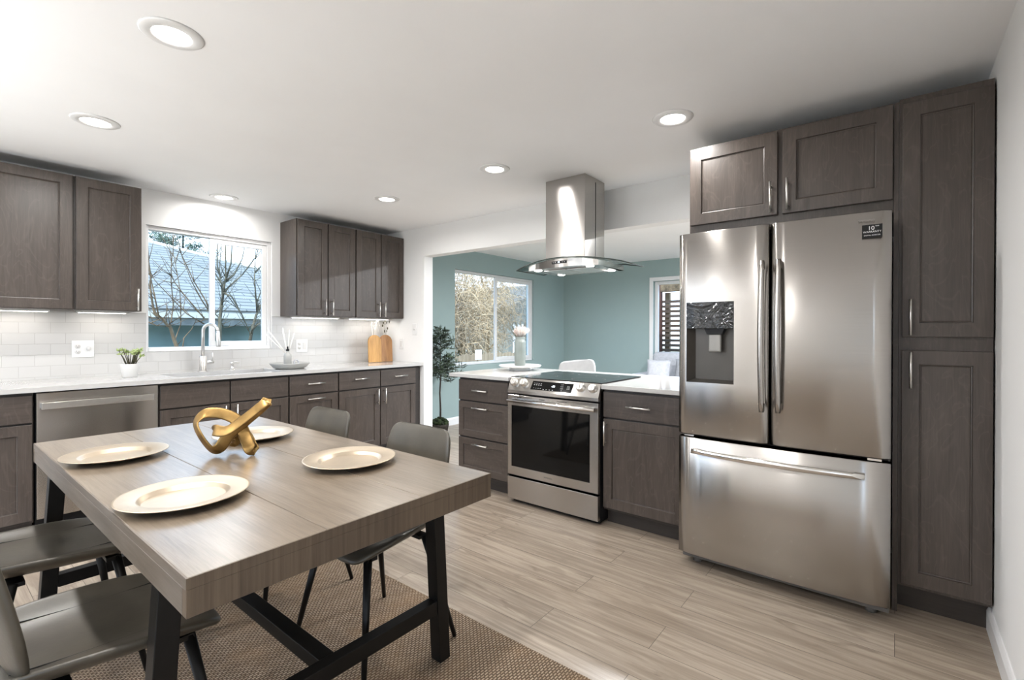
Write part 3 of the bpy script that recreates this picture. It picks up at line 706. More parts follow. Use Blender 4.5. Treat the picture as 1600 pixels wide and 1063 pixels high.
# ------------------------------------------------------------------ range hood
t = thing('range_hood', 'stainless steel island range hood with curved glass canopy above the cooktop', 'range hood', (2.957, 1.92, 0), W2)
m = MB(); m.box(-.170, .170, 0, .289, 1.74, ZC - .001); ch = m.build('chimney', 'steel', t, .002)
MB().box(.1695, .1715, .150, .157, 1.74, ZC - .03).build('chimney_seam', 'black', ch)
GL = .452
def gz(x): return 1.790 - .052 * (x / GL) ** 2
def gy(x): return -.085 + .085 * (x / GL) ** 2
top, bot = [], []
for i in range(25):
    x = -GL + 2 * GL * i / 24; z = gz(x); r1 = [(x, gy(x), z), (x, .40 - .03 * (x / GL) ** 2, z)]
    top.append(r1)
m = MB(); rings = []
for (a, b) in top: rings.append([a, b, (b[0], b[1], b[2] - .006), (a[0], a[1], a[2] - .006)])
m.rings(rings, True); gl = m.build('glass_canopy', 'hoodglass', t, recalc=True)
m = MB(); m.tube([(a[0], a[1] - .001, a[2] - .003) for a, b in top], .0042, 6); m.tube([(b[0], b[1] + .001, b[2] - .003) for a, b in top], .0042, 6)
for s in (0, -1): m.tube([(top[s][0][0], top[s][0][1], top[s][0][2] - .003), (top[s][1][0], top[s][1][1], top[s][1][2] - .003)], .0042, 6)
m.build('glass_edge', 'hoodedge', gl)
# body below glass: arched front face, flat underside
m = MB(); BW = .30; zb = 1.716; fr_, bk_ = [], []
for i in range(17):
    x = -BW + 2 * BW * i / 16; y = gy(x) + .012; zt = gz(x) - .008 - .006 * abs(x / BW)
    fr_.append(((x, y, zb + .004 * (1 - (x / BW) ** 2)), (x, y, zt))); bk_.append(((x, .355, zb), (x, .355, zt)))
m.rings([[f_[0], f_[1], b_[1], b_[0]] for f_, b_ in zip(fr_, bk_)], False); bd = m.build('hood_body', 'steel', t)
dp = MB().box(-.062, .062, gy(0) + .0085, gy(0) + .012, 1.746, 1.764).build('display', 'black', bd)
textmesh('display_digits', '88', .017, 'digits', dp, Matrix.Translation((0, gy(0) + .0078, 1.755)) @ FRONT)
m = MB(); [m.box(x - .004, x + .004, gy(0) + .0078, gy(0) + .0085, 1.753, 1.757) for x in (-.048, -.03, .03, .048)]; m.build('touch_icons', 'key', dp)
for x in (-.10, .10): MB().box(x - .095, x + .095, .02, .28, zb - .004, zb - .0005).build('grease_filter', 'nickel', bd)
for x in (-.225, .225):
    for y in (-.02, .30):
        lm = MB().lathe([(.0005, -.004), (.026, -.004), (.03, 0), (.0005, 0)], 20, (x, y, zb - .0005)).build('hood_lamp', 'lens', bd)
        l = bpy.data.lights.new('hood_spot', 'AREA'); l.shape = 'DISK'; l.size = .045; l.energy = .7; l.color = (1, .95, .88)
        lo = bpy.data.objects.new('hood_spot', l); COL.objects.link(lo); lo.parent = t; lo.location = (x, y, zb - .008)

# ------------------------------------------------------------------ counter-top objects
def plate_outlet(name, label, loc, rz, w, h, kinds):
    t = thing(name, label, 'wall outlet' if 'outlet' in name else 'light switch', loc, rz)
    MB().box(-w / 2, w / 2, -.006, -.0002, -h / 2, h / 2).build('cover_plate', 'vinyl', t, .002)
    for x, k in kinds:
        if k == 'duplex':
            for z in (-.02, .02):
                rc = MB().lathe([(.0005, .0), (.017, 0), (.0165, .0025), (.0005, .0025)], 20).build('receptacle', 'ceramic', t)
                rc.rotation_euler = (PI / 2, 0, 0); rc.location = (x, -.006, z)
                m = MB(); m.box(-.007, -.005, -.002, .007, .0024, .003); m.box(.005, .007, -.002, .007, .0024, .003); m.cyl((0, -.008, .0024), (0, -.008, .003), .0025, n=8); m.build('slots', 'slot', rc)
        elif k == 'rocker': MB().box(x - .016, x + .016, -.010, -.006, -.033, .033).build('rocker', 'ceramic', t, .002)
        elif k == 'knob':
            kn = MB().lathe([(.0005, 0), (.014, 0), (.012, .014), (.0005, .014)], 18).build('dimmer_knob', 'ceramic', t); kn.rotation_euler = (PI / 2, 0, 0); kn.location = (x, -.006, 0)
        else: MB().box(x - .005, x + .005, -.016, -.006, -.012, .012).build('toggle', 'ceramic', t)
ye = YW - .0062
plate_outlet('wall_outlet', 'white double cover plate with outlet and knob left of the sink window', (.79, ye, 1.121), 0, .122, .122, [(-.03, 'duplex'), (.03, 'knob')])
plate_outlet('wall_outlet', 'white outlet plate on the tile behind the reed diffuser', (2.422, ye, 1.108), 0, .115, .125, [(-.025, 'duplex'), (.025, 'rocker')])
plate_outlet('light_switch', 'white toggle switch plate on the wall beside the dining opening, the higher one', (XW, 4.185, 1.277), W2, .075, .125, [(0, 'toggle')])
plate_outlet('light_switch', 'white blank switch plate near the counter corner, the lower one', (XW, 4.413, 1.115), W2, .075, .12, [(0, 'rocker')])

# potted succulent
t = thing('potted_plant', 'small pale green plant in a white pot on the counter left of the sink', 'plant', (1.006, 4.45, .914))
MB().lathe([(.0005, 0), (.040, 0), (.043, .003), (.058, .093), (.058, .097), (.053, .097), (.050, .085), (.0005, .085)], 28).build('pot', 'ceramic', t)
MB().lathe([(.0005, .0855), (.049, .0855), (.040, .093), (.0005, .095)], 20).build('soil', 'soil', t)
st_, lf = MB(), MB()
rnd = random.Random(3)
for k in range(16):
    a = rnd.uniform(0, 2 * PI); r0 = rnd.uniform(.008, .036); r1 = r0 + rnd.uniform(.01, .07); h = rnd.uniform(.15, .20) - .25 * max(0, r1 - .06)
    p0 = Vector((r0 * math.cos(a), r0 * math.sin(a), .088)); p1 = Vector((r1 * math.cos(a), r1 * math.sin(a), h))
    st_.tube([p0, (p0 + p1) / 2 + Vector((0, 0, .008)), p1], [.0035, .003, .0025], 6)
    for j in range(12):
        b = rnd.uniform(0, 2 * PI); el = rnd.uniform(-.2, .9); d = Vector((math.cos(b) * math.cos(el), math.sin(b) * math.cos(el), math.sin(el))); L = rnd.uniform(.02, .034); s = d.orthogonal().normalized() * rnd.uniform(.006, .009)
        nn = d.cross(s).normalized() * .003
        lf.rings([[p1, p1 + d * .001, p1 + d * .001 + nn * .1, p1 + nn * .1], [p1 + d * L * .55 - s, p1 + d * L * .55 - nn, p1 + d * L * .55 + s, p1 + d * L * .55 + nn], [p1 + d * L, p1 + d * L, p1 + d * L, p1 + d * L]], True, False)
st_.build('stems', 'stem', t); lf.build('foliage', 'succ', t)

# tray, reed diffuser, ring
tag(MB().lathe([(.0005, 0), (.11, 0), (.135, .010), (.165, .045), (.168, .052), (.163, .052), (.130, .018), (.105, .010), (.0005, .010)], 48).build('dish', 'greyceramic', None, loc=(2.135, 4.35, .914)), 'shallow round grey dish on the counter right of the sink', 'dish')
t = thing('reed_diffuser', 'grey bottle with white reeds standing in the shallow dish', 'diffuser', (2.120, 4.36, .9245))
MB().lathe([(.0005, 0), (.030, 0), (.033, .004), (.033, .10), (.029, .122), (.014, .134), (.013, .150), (.0005, .150)], 24).build('bottle', 'greyceramic', t)
MB().lathe([(.0005, .150), (.015, .150), (.015, .166), (.006, .168), (.006, .19), (.0005, .19)], 18).build('cap', 'black', t)
m = MB()
for (dx, dy, h) in ((-.15, .06, .34), (-.135, .05, .32), (-.165, .06, .30), (-.02, .05, .36), (-.045, .0, .33), (.055, .08, .34), (.075, .03, .31)): m.tube([(dx * .05, dy * .05, .12), (dx, dy, h)], .0045, 6)
m.build('reeds', 'reed', t)
t = thing('knot_ornament', 'small pale ring knot ornament in the shallow dish beside the bottle', 'ornament', (2.185, 4.33, .9245))
MB().tube([(.0 + .021 * math.cos(a), .021 * math.sin(a) * .3, .045 + .021 * math.sin(a)) for a in [2 * PI * i / 20 for i in range(20)]], .006, 8, loop=True).build('ring', 'fabricpale', t)
MB().cyl((-.008, 0, .0), (-.010, 0, .03), .007, n=8).build('foot', 'fabricpale', t)

# arched boards + dried stems
def arch_board(name, label, x, y, w, h, mat, lean):
    out = [(-w / 2, 0), (w / 2, 0), (w / 2, h - w / 2)] + [(w / 2 * math.cos(a), h - w / 2 + w / 2 * math.sin(a)) for a in [PI * i / 16 for i in range(1, 16)]] + [(-w / 2, h - w / 2)]
    o = MB().prism(out, 'y', -.009, .009).build(name, mat, None, .003); o.location = (x, y, .9165); o.rotation_euler = (lean, 0, -.12); return o
tag(arch_board('cutting_board', '', 3.125, 4.475, .152, .298, 'board1', -.06), 'honey coloured arched wooden board on the counter, left one of the pair', 'cutting board')
tag(arch_board('cutting_board', '', 3.272, 4.485, .160, .300, 'board2', -.06), 'browner arched wooden board on the counter, right one beside the corner', 'cutting board')
def dried(label, x, y, seed, cols, n):
    rnd = random.Random(seed); t = thing('dried_stems', label, 'dried flowers', (x, y, .914))
    MB().lathe([(.0005, 0), (.03, 0), (.034, .02), (.028, .14), (.016, .17), (.019, .19), (.015, .19), (.0005, .16)], 20).build('vase', 'ceramic', t)
    s = MB(); b = MB()
    for k in range(n):
        a = rnd.uniform(0, 2 * PI); r = rnd.uniform(.02, .07); h = rnd.uniform(.34, .46); p = Vector((r * math.cos(a), .5 * r * math.sin(a) - .004, h))
        s.tube([(0, 0, .16), p * .5 + Vector((0, 0, .05)), p], .0012, 5); b.sphere(p, rnd.uniform(.004, .007), 6, 5, (1, 1, 2.4))
    s.build('stems', 'reed', t); b.build('seed_heads', cols, t)
dried('pale dried stems rising behind the honey coloured board', 3.20, 4.60, 4, 'pampaslight', 12)
dried('dark tipped dried stems rising behind the browner board', 3.345, 4.60, 5, 'stem', 10)

# pedestal tray, vase and pampas on the peninsula
tag(MB().lathe([(.0005, 0), (.095, 0), (.10, .004), (.085, .018), (.085, .024), (.175, .030), (.186, .040), (.186, .046), (.178, .042), (.0005, .040)], 48).build('pedestal_tray', 'ceramic', None, loc=(3.32, 2.62, .9142)), 'round white footed tray on the left end of the peninsula', 'tray')
t = thing('flower_vase', 'ribbed sage grey vase with pampas grass on the white footed tray', 'vase', (3.325, 2.625, .955))
ribs = []
prof = [(.0005, 0), (.044, 0), (.047, .004), (.049, .10), (.049, .20), (.046, .218), (.040, .226), (.042, .246), (.044, .252), (.038, .252), (.036, .23), (.0005, .20)]
NR = 72
m = MB(); m.rings([[((r + (.0014 if (j % 4 < 2 and .005 < z < .22 and r > .04) else 0)) * math.cos(2 * PI * j / NR), (r + (.0014 if (j % 4 < 2 and .005 < z < .22 and r > .04) else 0)) * math.sin(2 * PI * j / NR), z) for j in range(NR)] for r, z in prof], True).build('vase', 'vase', t)
def plume(name, mat, n, seed, spread, L0, L1, bias=(0, 0)):
    rnd = random.Random(seed); m = MB()
    for k in range(n):
        a = rnd.uniform(0, 2 * PI); r = spread * math.sqrt(rnd.random()); L = rnd.uniform(L0, L1) * (1 - .25 * r / spread)
        p0 = Vector((.012 * math.cos(a), .012 * math.sin(a), .235)); p1 = Vector((r * math.cos(a) + bias[0], r * math.sin(a) + bias[1], .235 + L)); mid = p0.lerp(p1, .55) + Vector((0, 0, .012))
        m.tube([p0, mid, p1 + Vector((rnd.uniform(-.006, .006), rnd.uniform(-.006, .006), 0))], [.0014, .0022, .0006], 4)
    return m.build(name, mat, t)
plume('pampas_grass', 'pampas', 260, 2, .062, .07, .125); plume('pampas_tips', 'pampaslight', 160, 9, .085, .09, .135, (.01, -.012))

# ------------------------------------------------------------------ dining table set
TX0, TX1, TY0, TY1 = .340, 1.248, 1.113, 2.983; TCX, TCY = (TX0 + TX1) / 2, (TY0 + TY1) / 2
t = thing('dining_table', 'weathered oak dining table on black metal legs in the foreground', 'table', (TCX, TCY, 0))
hw, hl = (TX1 - TX0) / 2, (TY1 - TY0) / 2
m = MB(); bw = 2 * hw / 3
for i in range(3): m.box(-hw + i * bw + (.0008 if i else .003), -hw + (i + 1) * bw - (.0008 if i < 2 else .003), -hl + .003, hl - .003, .737, .760)
m.build('tabletop', 'tabletop', t, .0012, seg=1)
for sg in (-1, 1):
    MB().box(-hw, hw, sg * hl, sg * (hl - .0029), .737, .7597).build('edge_band', 'tabend', t)
    MB().box(sg * hw, sg * (hw - .0029), -hl + .003, hl - .003, .737, .7597).build('edge_band', 'tabledge', t)
MB().box(-hw, hw, -hl, -hl + .022, .679, .7365).build('apron', 'tabend', t, .001, seg=1)
MB().box(-hw, hw, hl - .022, hl, .679, .7365).build('apron', 'tabend', t, .001, seg=1)
MB().box(-hw, -hw + .022, -hl + .0225, hl - .0225, .679, .7365).build('apron', 'tabledge', t, .001, seg=1)
MB().box(hw - .022, hw, -hl + .0225, hl - .0225, .679, .7365).build('apron', 'tabledge', t, .001, seg=1)
ly = hl - .252; LT, LB = .412, .452
for sy in (-1, 1):
    y = sy * ly
    MB().box(-LT - .03, LT + .03, y - .025, y + .025, .69, .736).build('crossbar', 'blackmetal', t)
    for sx in (-1, 1):
        m = MB(); xt, xb = sx * LT, sx * LB
        m.rings([[(xb - .025, y - .026, .0125), (xb + .025, y - .026, .0125), (xb + .025, y + .026, .0125), (xb - .025, y + .026, .0125)], [(xt - .025, y - .026, .70), (xt + .025, y - .026, .70), (xt + .025, y + .026, .70), (xt - .025, y + .026, .70)]], False)
        m.build('leg', 'blackmetal', t, .002)
    xl = LB + (LT - LB) * .225 / .7 - .025
    MB().box(-xl, xl, y - .022, y + .022, .20, .25).build('crossbar', 'blackmetal', t, .002)
MB().box(-.025, .025, -ly + .022, ly - .022, .205, .250).build('stretcher', 'blackmetal', t, .002)

rug = MB().box(-.02, 1.50, .30, 2.82, .001, .011).build('jute_rug', 'jute', None, .003); tag(rug, 'woven brown jute rug on the plank floor under the dining table', 'rug')

def make_chair(label, x, y, rz):
    t = thing('dining_chair', label, 'chair', (x, y, .0135), rz, 'grey dining chairs')
    def sup(c, p): return math.copysign(abs(c) ** p, c)
    K = 28; rings = []
    # seat pad, front is local +x
    S = [(-.208, .150, .004), (-.205, .176, .012), (-.19, .190, .018), (-.12, .205, .021), (0, .222, .022), (.10, .226, .022), (.16, .220, .021), (.195, .205, .018), (.212, .180, .012), (.218, .150, .004)]
    for x_, w_, h_ in S:
        u = (x_ + .208) / .426; zc_ = .448 + .012 * (1 - 4 * (u - .5) ** 2) * -1 + .004 - (.018 * max(0, (u - .8) / .2) ** 2)
        ring = []
        for j in range(K):
            a = 2 * PI * j / K; yy = w_ * sup(math.cos(a), .55); zz = h_ * sup(math.sin(a), .6)
            ring.append((x_, yy, zc_ + zz + .075 * (1 - u) ** .7 * abs(yy / .22) ** 3.0))
        rings.append(ring)
    seat = MB().rings(rings).build('seat', 'leather', t, sub=1)
    for sg in (-1, 1):
        sm = MB(); pts = []
        for i in range(13):
            x_ = -.19 + .385 * i / 12; u = (x_ + .208) / .426; yy = sg * .135
            zc_ = .452 - .012 * (1 - 4 * (u - .5) ** 2) - .018 * max(0, (u - .8) / .2) ** 2
            h_ = .0215 if u < .8 else .0215 - .006 * (u - .8) / .2
            pts.append((x_, yy, zc_ + h_ + .075 * (1 - u) ** .7 * (.135 / .22) ** 3.0 - .0008))
        sm.tube(pts, .0016, 5); sm.build('seam', 'leatherseam', seat)
    rings = []
    B = [(.0, .172, .006), (.03, .186, .015), (.10, .206, .018), (.22, .208, .017), (.30, .202, .016), (.345, .190, .014), (.364, .168, .009), (.372, .135, .003)]
    d = Vector((-.075, 0, .372)).normalized(); nn = Vector((d.z, 0, -d.x))
    for s_, w_, h_ in B:
        c = Vector((-.172, 0, .463)) + d * s_; ring = []
        for j in range(K):
            a = 2 * PI * j / K; yy = w_ * sup(math.cos(a), .5); oo = h_ * sup(math.sin(a), .6)
            p = c + nn * (oo + .030 * (yy / .21) ** 2 - .012) + Vector((0, yy, 0)); ring.append(tuple(p))
        rings.append(ring)
    MB().rings(rings).build('backrest', 'leather', t, sub=1)
    m = MB(); m.box(-.15, .16, -.02, .02, .414, .428); m.box(-.13, -.09, -.16, .16, .414, .428); m.box(.11, .15, -.17, .17, .414, .428); m.build('seat_frame', 'blackmetal', t)
    for sx in (-1, 1):
        for sy in (-1, 1):
            MB().tube([(sx * .13 + .01, sy * .155, .425), (sx * .212, sy * .235, .001)], [.0155, .0085], 10).build('leg', 'blackmetal', t)
    return t
make_chair('grey dining chair right of the table, nearer the camera, back above the table edge', 1.155, 1.65, PI)
make_chair('grey dining chair right of the table, farther one toward the sink cabinets', 1.155, 2.385, PI)
make_chair('grey dining chair left of the table, farther one near the dishwasher', .325, 2.39, 0)
make_chair('grey dining chair left of the table, in the bottom left corner of the photo', .325, 1.66, 0)

prof = [(.0005, .0), (.098, 0), (.102, .001), (.114, .010), (.160, .0185), (.165, .0205), (.165, .0225), (.160, .0225), (.116, .0155), (.111, .0145), (.104, .0035), (.100, .003), (.0005, .003)]
pl0 = MB().lathe(prof, 64).build('charger_plate', 'champagne', None)
for (x, y, lab) in ((.500, 2.395, 'gold charger plate on the left side of the table, farther one'), (.500, 1.645, 'gold charger plate on the near left of the table, lowest of the plates'), (1.022, 1.620, 'gold charger plate on the table in front of the nearer right chair'), (.985, 2.345, 'gold charger plate behind the knot sculpture')):
    o = pl0 if 'left side' in lab else pl0.copy()
    if o is not pl0: COL.objects.link(o)
    o.location = (x, y, .7603); o['label'] = lab; o['category'] = 'plate'; o['group'] = 'gold charger plates'

# gold knot sculpture : a closed ribbon
org = Vector((.790, 2.085, .762)); ri = Vector((.61, -.79, 0)); fwv = Vector((.79, .61, 0)); upz = Vector((0, 0, 1)); S_ = .00252
ctrl = [(-24, 3, -14), (-40, 26, -16), (-51, 46, -8), (-44, 60, 4), (-24, 59, 16), (0, 46, 20), (18, 22, 8), (33, 2, -6), (34, 2, 8), (14, 22, 26), (-6, 12, 36), (-14, 6, 30), (-20, 26, 8), (-16, 36, -20), (8, 37, -30), (30, 56, -18), (50, 77, -2), (52, 80, 10), (36, 66, 20), (16, 46, 14), (-2, 24, -4), (-12, 5, -12)]
P_ = [org + ri * (a * S_) + upz * (b * S_ * .92) + fwv * (c * S_ * .8) for a, b, c in ctrl]
def catmull(P, k=8):
    out = []; n = len(P)
    for i in range(n):
        p0, p1, p2, p3 = P[i - 1], P[i], P[(i + 1) % n], P[(i + 2) % n]
        for j in range(k):
            t_ = j / k; out.append(.5 * ((2 * p1) + (p2 - p0) * t_ + (2 * p0 - 5 * p1 + 4 * p2 - p3) * t_ ** 2 + (3 * p1 - p0 - 3 * p2 + p3) * t_ ** 3))
    return out
C_ = catmull(P_); rings = []; prev = None; pn = ri.cross(upz)
for i, p in enumerate(C_):
    d = (C_[(i + 1) % len(C_)] - C_[i - 1]).normalized(); inp = pn.cross(d).normalized()
    wv = (fwv * .58 + inp * .81); wv = (wv - d * wv.dot(d)).normalized(); nv = d.cross(wv)
    q = []
    for j in range(12):
        a = 2 * PI * j / 12; q.append(p + wv * (.0225 * math.copysign(abs(math.cos(a)) ** .5, math.cos(a))) + nv * (.0045 * math.copysign(abs(math.sin(a)) ** .7, math.sin(a))))
    rings.append(q)
zmin = min(v.z for r in rings for v in r)
o = MB().rings([[v - org + Vector((0, 0, .762 - zmin)) for v in r] for r in rings], True, False, True, True).build('knot_sculpture', 'gold', None)
o.location = (org.x, org.y, .7605); tag(o, 'gold ribbon knot sculpture in the middle of the dining table', 'sculpture')
for v in o.data.vertices: v.co.z -= .762 - org.z
zl = min(v.co.z for v in o.data.vertices); o.data.transform(Matrix.Translation((0, 0, -zl)))

# ------------------------------------------------------------------ dining room beyond
t = thing('olive_tree', 'potted artificial olive tree standing behind the dining opening jamb', 'tree', (4.02, 4.42, 0))
MB().lathe([(.0005, .001), (.085, .001), (.105, .10), (.108, .12), (.098, .12), (.0005, .10)], 24).build('pot', 'basket', t)
mb = MB(); rnd = random.Random(5)
for k in range(60):
    a = rnd.uniform(0, 2 * PI); r = .095 * math.sqrt(rnd.random()); mb.sphere((r * math.cos(a), r * math.sin(a), .13 + .045 * (1 - (r / .1) ** 2) + rnd.uniform(-.01, .012)), rnd.uniform(.014, .026), 7, 5)
mb.build('moss', 'moss', t)
tp = [(0, 0, .10), (.004, .0, .30), (-.004, .004, .5), (.006, 0, .68), (.0, 0, .9), (.01, 0, 1.15)]
mt = MB(); mt.tube(tp, [.012, .011, .010, .009, .007, .004], 8)
lv1, lv2 = MB(), MB()
def leaf(mb, p, d, L, W_):
    s = d.orthogonal().normalized(); s = (Matrix.Rotation(rnd.uniform(0, 2 * PI), 3, d) @ s) * W_
    mb.quad([p, p + d * L * .4 + s, p + d * L, p + d * L * .4 - s])
for k in range(105):
    z0_ = rnd.uniform(.66, 1.36) if k < 75 else rnd.uniform(.66, .92); a = rnd.uniform(0, 2 * PI); rm = (.36 if z0_ < .95 else .36 - .62 * (z0_ - .95)); L = rnd.uniform(.35, 1) * rm; el = rnd.uniform(-.1, .8)
    p0 = Vector((0, 0, z0_ * .92 + .03)); d = Vector((math.cos(a) * math.cos(el), .8 * math.sin(a) * math.cos(el), math.sin(el) * .8)); p1 = p0 + d * L
    if p1.y > .24: p1.y = .24
    mt.tube([p0, p0.lerp(p1, .5) + Vector((0, 0, .015)), p1], [.003, .002, .001], 4)
    for j in range(22):
        q = p0.lerp(p1, rnd.uniform(.2, 1.05)); b = rnd.uniform(0, 2 * PI); dd = (d + Vector((math.cos(b), math.sin(b), rnd.uniform(-.6, .8))) * .9).normalized()
        leaf(lv1 if rnd.random() < .6 else lv2, q, dd, rnd.uniform(.045, .07), rnd.uniform(.0055, .0085))
mt.build('trunk', 'bark', t); lv1.build('foliage', 'olive', t, recalc=False); lv2.build('foliage_underside', 'olivepale', t, recalc=False)

# white counter stool behind the peninsula
t = thing('counter_stool', 'white upholstered counter stool behind the peninsula', 'stool', (4.0, 2.56, 0), -PI / 2 + PI)
def pad(ws, hs, p=.5, K=24):
    rr_ = []
    for (s_, w_, h_, c) in ws:
        rr_.append([(w_ * math.copysign(abs(math.cos(2 * PI * j / K)) ** p, math.cos(2 * PI * j / K)) + 0, c + h_ * math.copysign(abs(math.sin(2 * PI * j / K)) ** .6, math.sin(2 * PI * j / K)) + hs * 0, s_) for j in range(K)])
    return rr_
MB().rings(pad([(.64, .17, .16, 0), (.645, .19, .18, 0), (.67, .20, .19, 0), (.69, .19, .18, 0), (.695, .17, .16, 0)], 0)).build('seat', 'fabricwhite', t)
bkr = pad([(.66, .19, .02, -.17), (.75, .215, .024, -.185), (.85, .22, .024, -.195), (.92, .215, .022, -.2), (.955, .19, .016, -.2), (.968, .15, .006, -.2)], 0)
MB().rings([[(x_, y_ + .5 * x_ * x_, z_ - .02 * max(0, z_ - .9) / .06 * (x_ / .2)) for x_, y_, z_ in r] for r in bkr]).build('backrest', 'fabricwhite', t, sub=1)
for sx in (-1, 1):
    for sy in (-1, 1): MB().tube([(sx * .13, sy * .12, .645), (sx * .19, sy * .18, .001)], [.014, .010], 8).build('leg', 'blackmetal', t)
m = MB()
for a, b in (((-.17, -.16), (.17, -.16)), ((-.17, .16), (.17, .16)), ((-.17, -.16), (-.17, .16)), ((.17, -.16), (.17, .16))): m.cyl((*a, .22), (*b, .22), .007, n=6)
m.build('footrest', 'blackmetal', t)

# sofa and cushions
t = thing('sofa', 'pale grey sofa below the far window with slatted screen', 'sofa', (6.72, 1.90, 0))
MB().box(-.44, .44, -1.02, 1.00, .10, .40).build('base', 'fabricpale', t, .02)
for y_ in (-.5, .5): MB().box(-.45, .22, y_ - .405, y_ + .40, .405, .54).build('seat_cushion', 'fabricpale', t, .05, seg=4)
for y_ in (-.5, .5): MB().box(.10, .40, y_ - .49, y_ + .485, .545, .955).build('back_cushion', 'fabricpale', t, .07, seg=4)
for y_ in (-1.02, 1.0): MB().box(-.44, .44, y_ - .1, y_ + .1, .10, .66).build('arm', 'fabricpale', t, .05, seg=4)
for sx in (-1, 1):
    for sy in (-1, 1): MB().cyl((sx * .38, sy * .95, .001), (sx * .36, sy * .93, .10), .018, .024, 10).build('leg', 'blackmetal', t)
def pillow(label, loc, rz, s, mat, tilt):
    K = 13; m = MB(); top = []
    for side in (1, -1):
        b = len(m.v)
        for i in range(K):
            for j in range(K):
                u, v = i / (K - 1) * 2 - 1, j / (K - 1) * 2 - 1; th = .075 * ((1 - u ** 4) * (1 - v ** 4)) ** .6; pin = 1 - .10 * (1 - abs(u * v))
                m.v.append((side * th, u * s * (1 - .07 * (1 - v * v)), v * s * (1 - .07 * (1 - u * u)) + s))
        for i in range(K - 1):
            for j in range(K - 1): m.f.append((b + i * K + j, b + (i + 1) * K + j, b + (i + 1) * K + j + 1, b + i * K + j + 1)); m.s.append(True)
    o = m.build('throw_pillow', mat, None); o.location = loc; o.rotation_euler = (0, tilt, rz)
    return tag(o, label, 'pillow', 'sofa pillows')
pillow('pale square throw pillow at the left end of the sofa', (6.40, 2.62, .545), .12, .165, 'fabricpale', .25)
pillow('darker grey throw pillow leaning right of the pale pillow on the sofa', (6.60, 2.30, .545), -.05, .17, 'fabricgrey', .25)
pillow('grey throw pillow on the sofa closest to the refrigerator edge', (6.62, 1.88, .545), .05, .16, 'fabricgrey', .25)

# ------------------------------------------------------------------ outdoors
o = MB().box(-40, 60, -40, 60, -.9, -.62).build('ground', 'ground'); struct(o)
# neighbour house seen through the sink window
t = thing('neighbor_house', 'teal neighbour house with pale shingled hip roof outside the sink window', 'house', (0, 8.6, -.62))
def rel(p): return (p[0], p[1] - 8.6, p[2] + .62)
MB().box(-6, 7.55, .42, 9, .001, 2.14).build('wall', 'housewall', t)
m = MB(); A, B_, C2, D2 = (-7, 8.6, 1.60), (8.05, 8.6, 1.60), (1.30, 13.4, 3.60), (-7, 13.4, 3.60); E2 = (8.05, 18.2, 1.60); F2 = (-7, 18.2, 1.60)
m.quad([rel(p) for p in (A, B_, C2, D2)]); m.quad([rel(p) for p in (B_, E2, C2)]); m.quad([rel(p) for p in (E2, F2, D2, C2)]); m.quad([rel(p) for p in (A, D2, F2)])
m.quad([rel((p[0], p[1], 1.58)) for p in (A, B_, E2, F2)]); 
for p, q in ((A, B_), (B_, E2), (E2, F2), (F2, A)): m.quad([rel(p), rel(q), rel((q[0], q[1], 1.58)), rel((p[0], p[1], 1.58))])
m.build('roof', 'roof', t)
m = MB(); m.tube([rel(B_), rel(C2), rel(D2)], .05, 6); m.build('ridge_cap', 'gutter', t)
m = MB(); m.box(-7, 8.05, -.03, .0, 2.075, 2.165); m.build('drip_edge', 'gutter', t)
m = MB(); m.box(-7, 8.04, .002, .03, 1.96, 2.19); m.box(-7, 8.04, .03, .42, 2.14, 2.19); m.build('fascia', 'fascia', t)

TA = [[(1.86,6.20,-.62),(1.85,6.2,.4),(1.81,6.20,1.07),(1.78,6.20,1.17),(1.75,6.20,1.29),(1.72,6.20,1.32),(1.68,6.20,1.38),(1.61,6.20,1.44),(1.60,6.20,1.48),(1.58,6.20,1.63),(1.57,6.20,1.77),(1.58,6.20,1.82),(1.56,6.20,1.97),(1.55,6.20,2.19),(1.56,6.20,2.56)],
  [(1.68,6.20,1.38),(1.63,6.15,1.42),(1.60,6.15,1.60),(1.57,6.15,1.77),(1.55,6.15,1.87),(1.53,6.15,2.03),(1.50,6.15,2.3)],
  [(1.73,6.21,1.31),(1.77,6.25,1.35),(1.79,6.25,1.54),(1.77,6.25,1.79),(1.77,6.25,1.96),(1.79,6.25,2.15),(1.79,6.25,2.5)],
  [(1.80,6.22,1.13),(1.84,6.35,1.17),(1.89,6.35,1.33),(1.89,6.35,1.44),(1.88,6.35,1.74),(1.85,6.35,1.93),(1.82,6.35,2.11),(1.81,6.35,2.4)],
  [(2.04,6.10,1.33),(1.87,6.10,1.44),(1.60,6.12,1.77),(1.55,6.15,1.87)],
  [(2.07,6.20,1.40),(2.03,6.20,1.45),(1.87,6.20,1.66),(1.79,6.22,1.79),(1.77,6.25,1.89)],
  [(2.18,6.28,1.45),(2.12,6.30,1.60),(2.00,6.30,1.82),(1.88,6.30,2.11),(1.84,6.30,2.31),(1.82,6.30,2.40)],
  [(2.2,6.26,1.38),(2.06,6.25,1.61),(1.95,6.2,1.80),(1.84,6.15,2.06)],
  [(1.82,6.2,1.0),(1.85,6.15,1.09),(1.86,6.15,1.18),(1.93,6.15,1.27),(1.97,6.15,1.36)],
  [(1.83,6.2,1.02),(1.83,6.25,1.10),(1.89,6.25,1.18)],
  [(1.45,6.35,1.45),(1.58,6.3,1.41),(1.72,6.21,1.34)], [(1.42,6.10,1.42),(1.52,6.10,1.35),(1.60,6.10,1.31),(1.73,6.19,1.30)]]
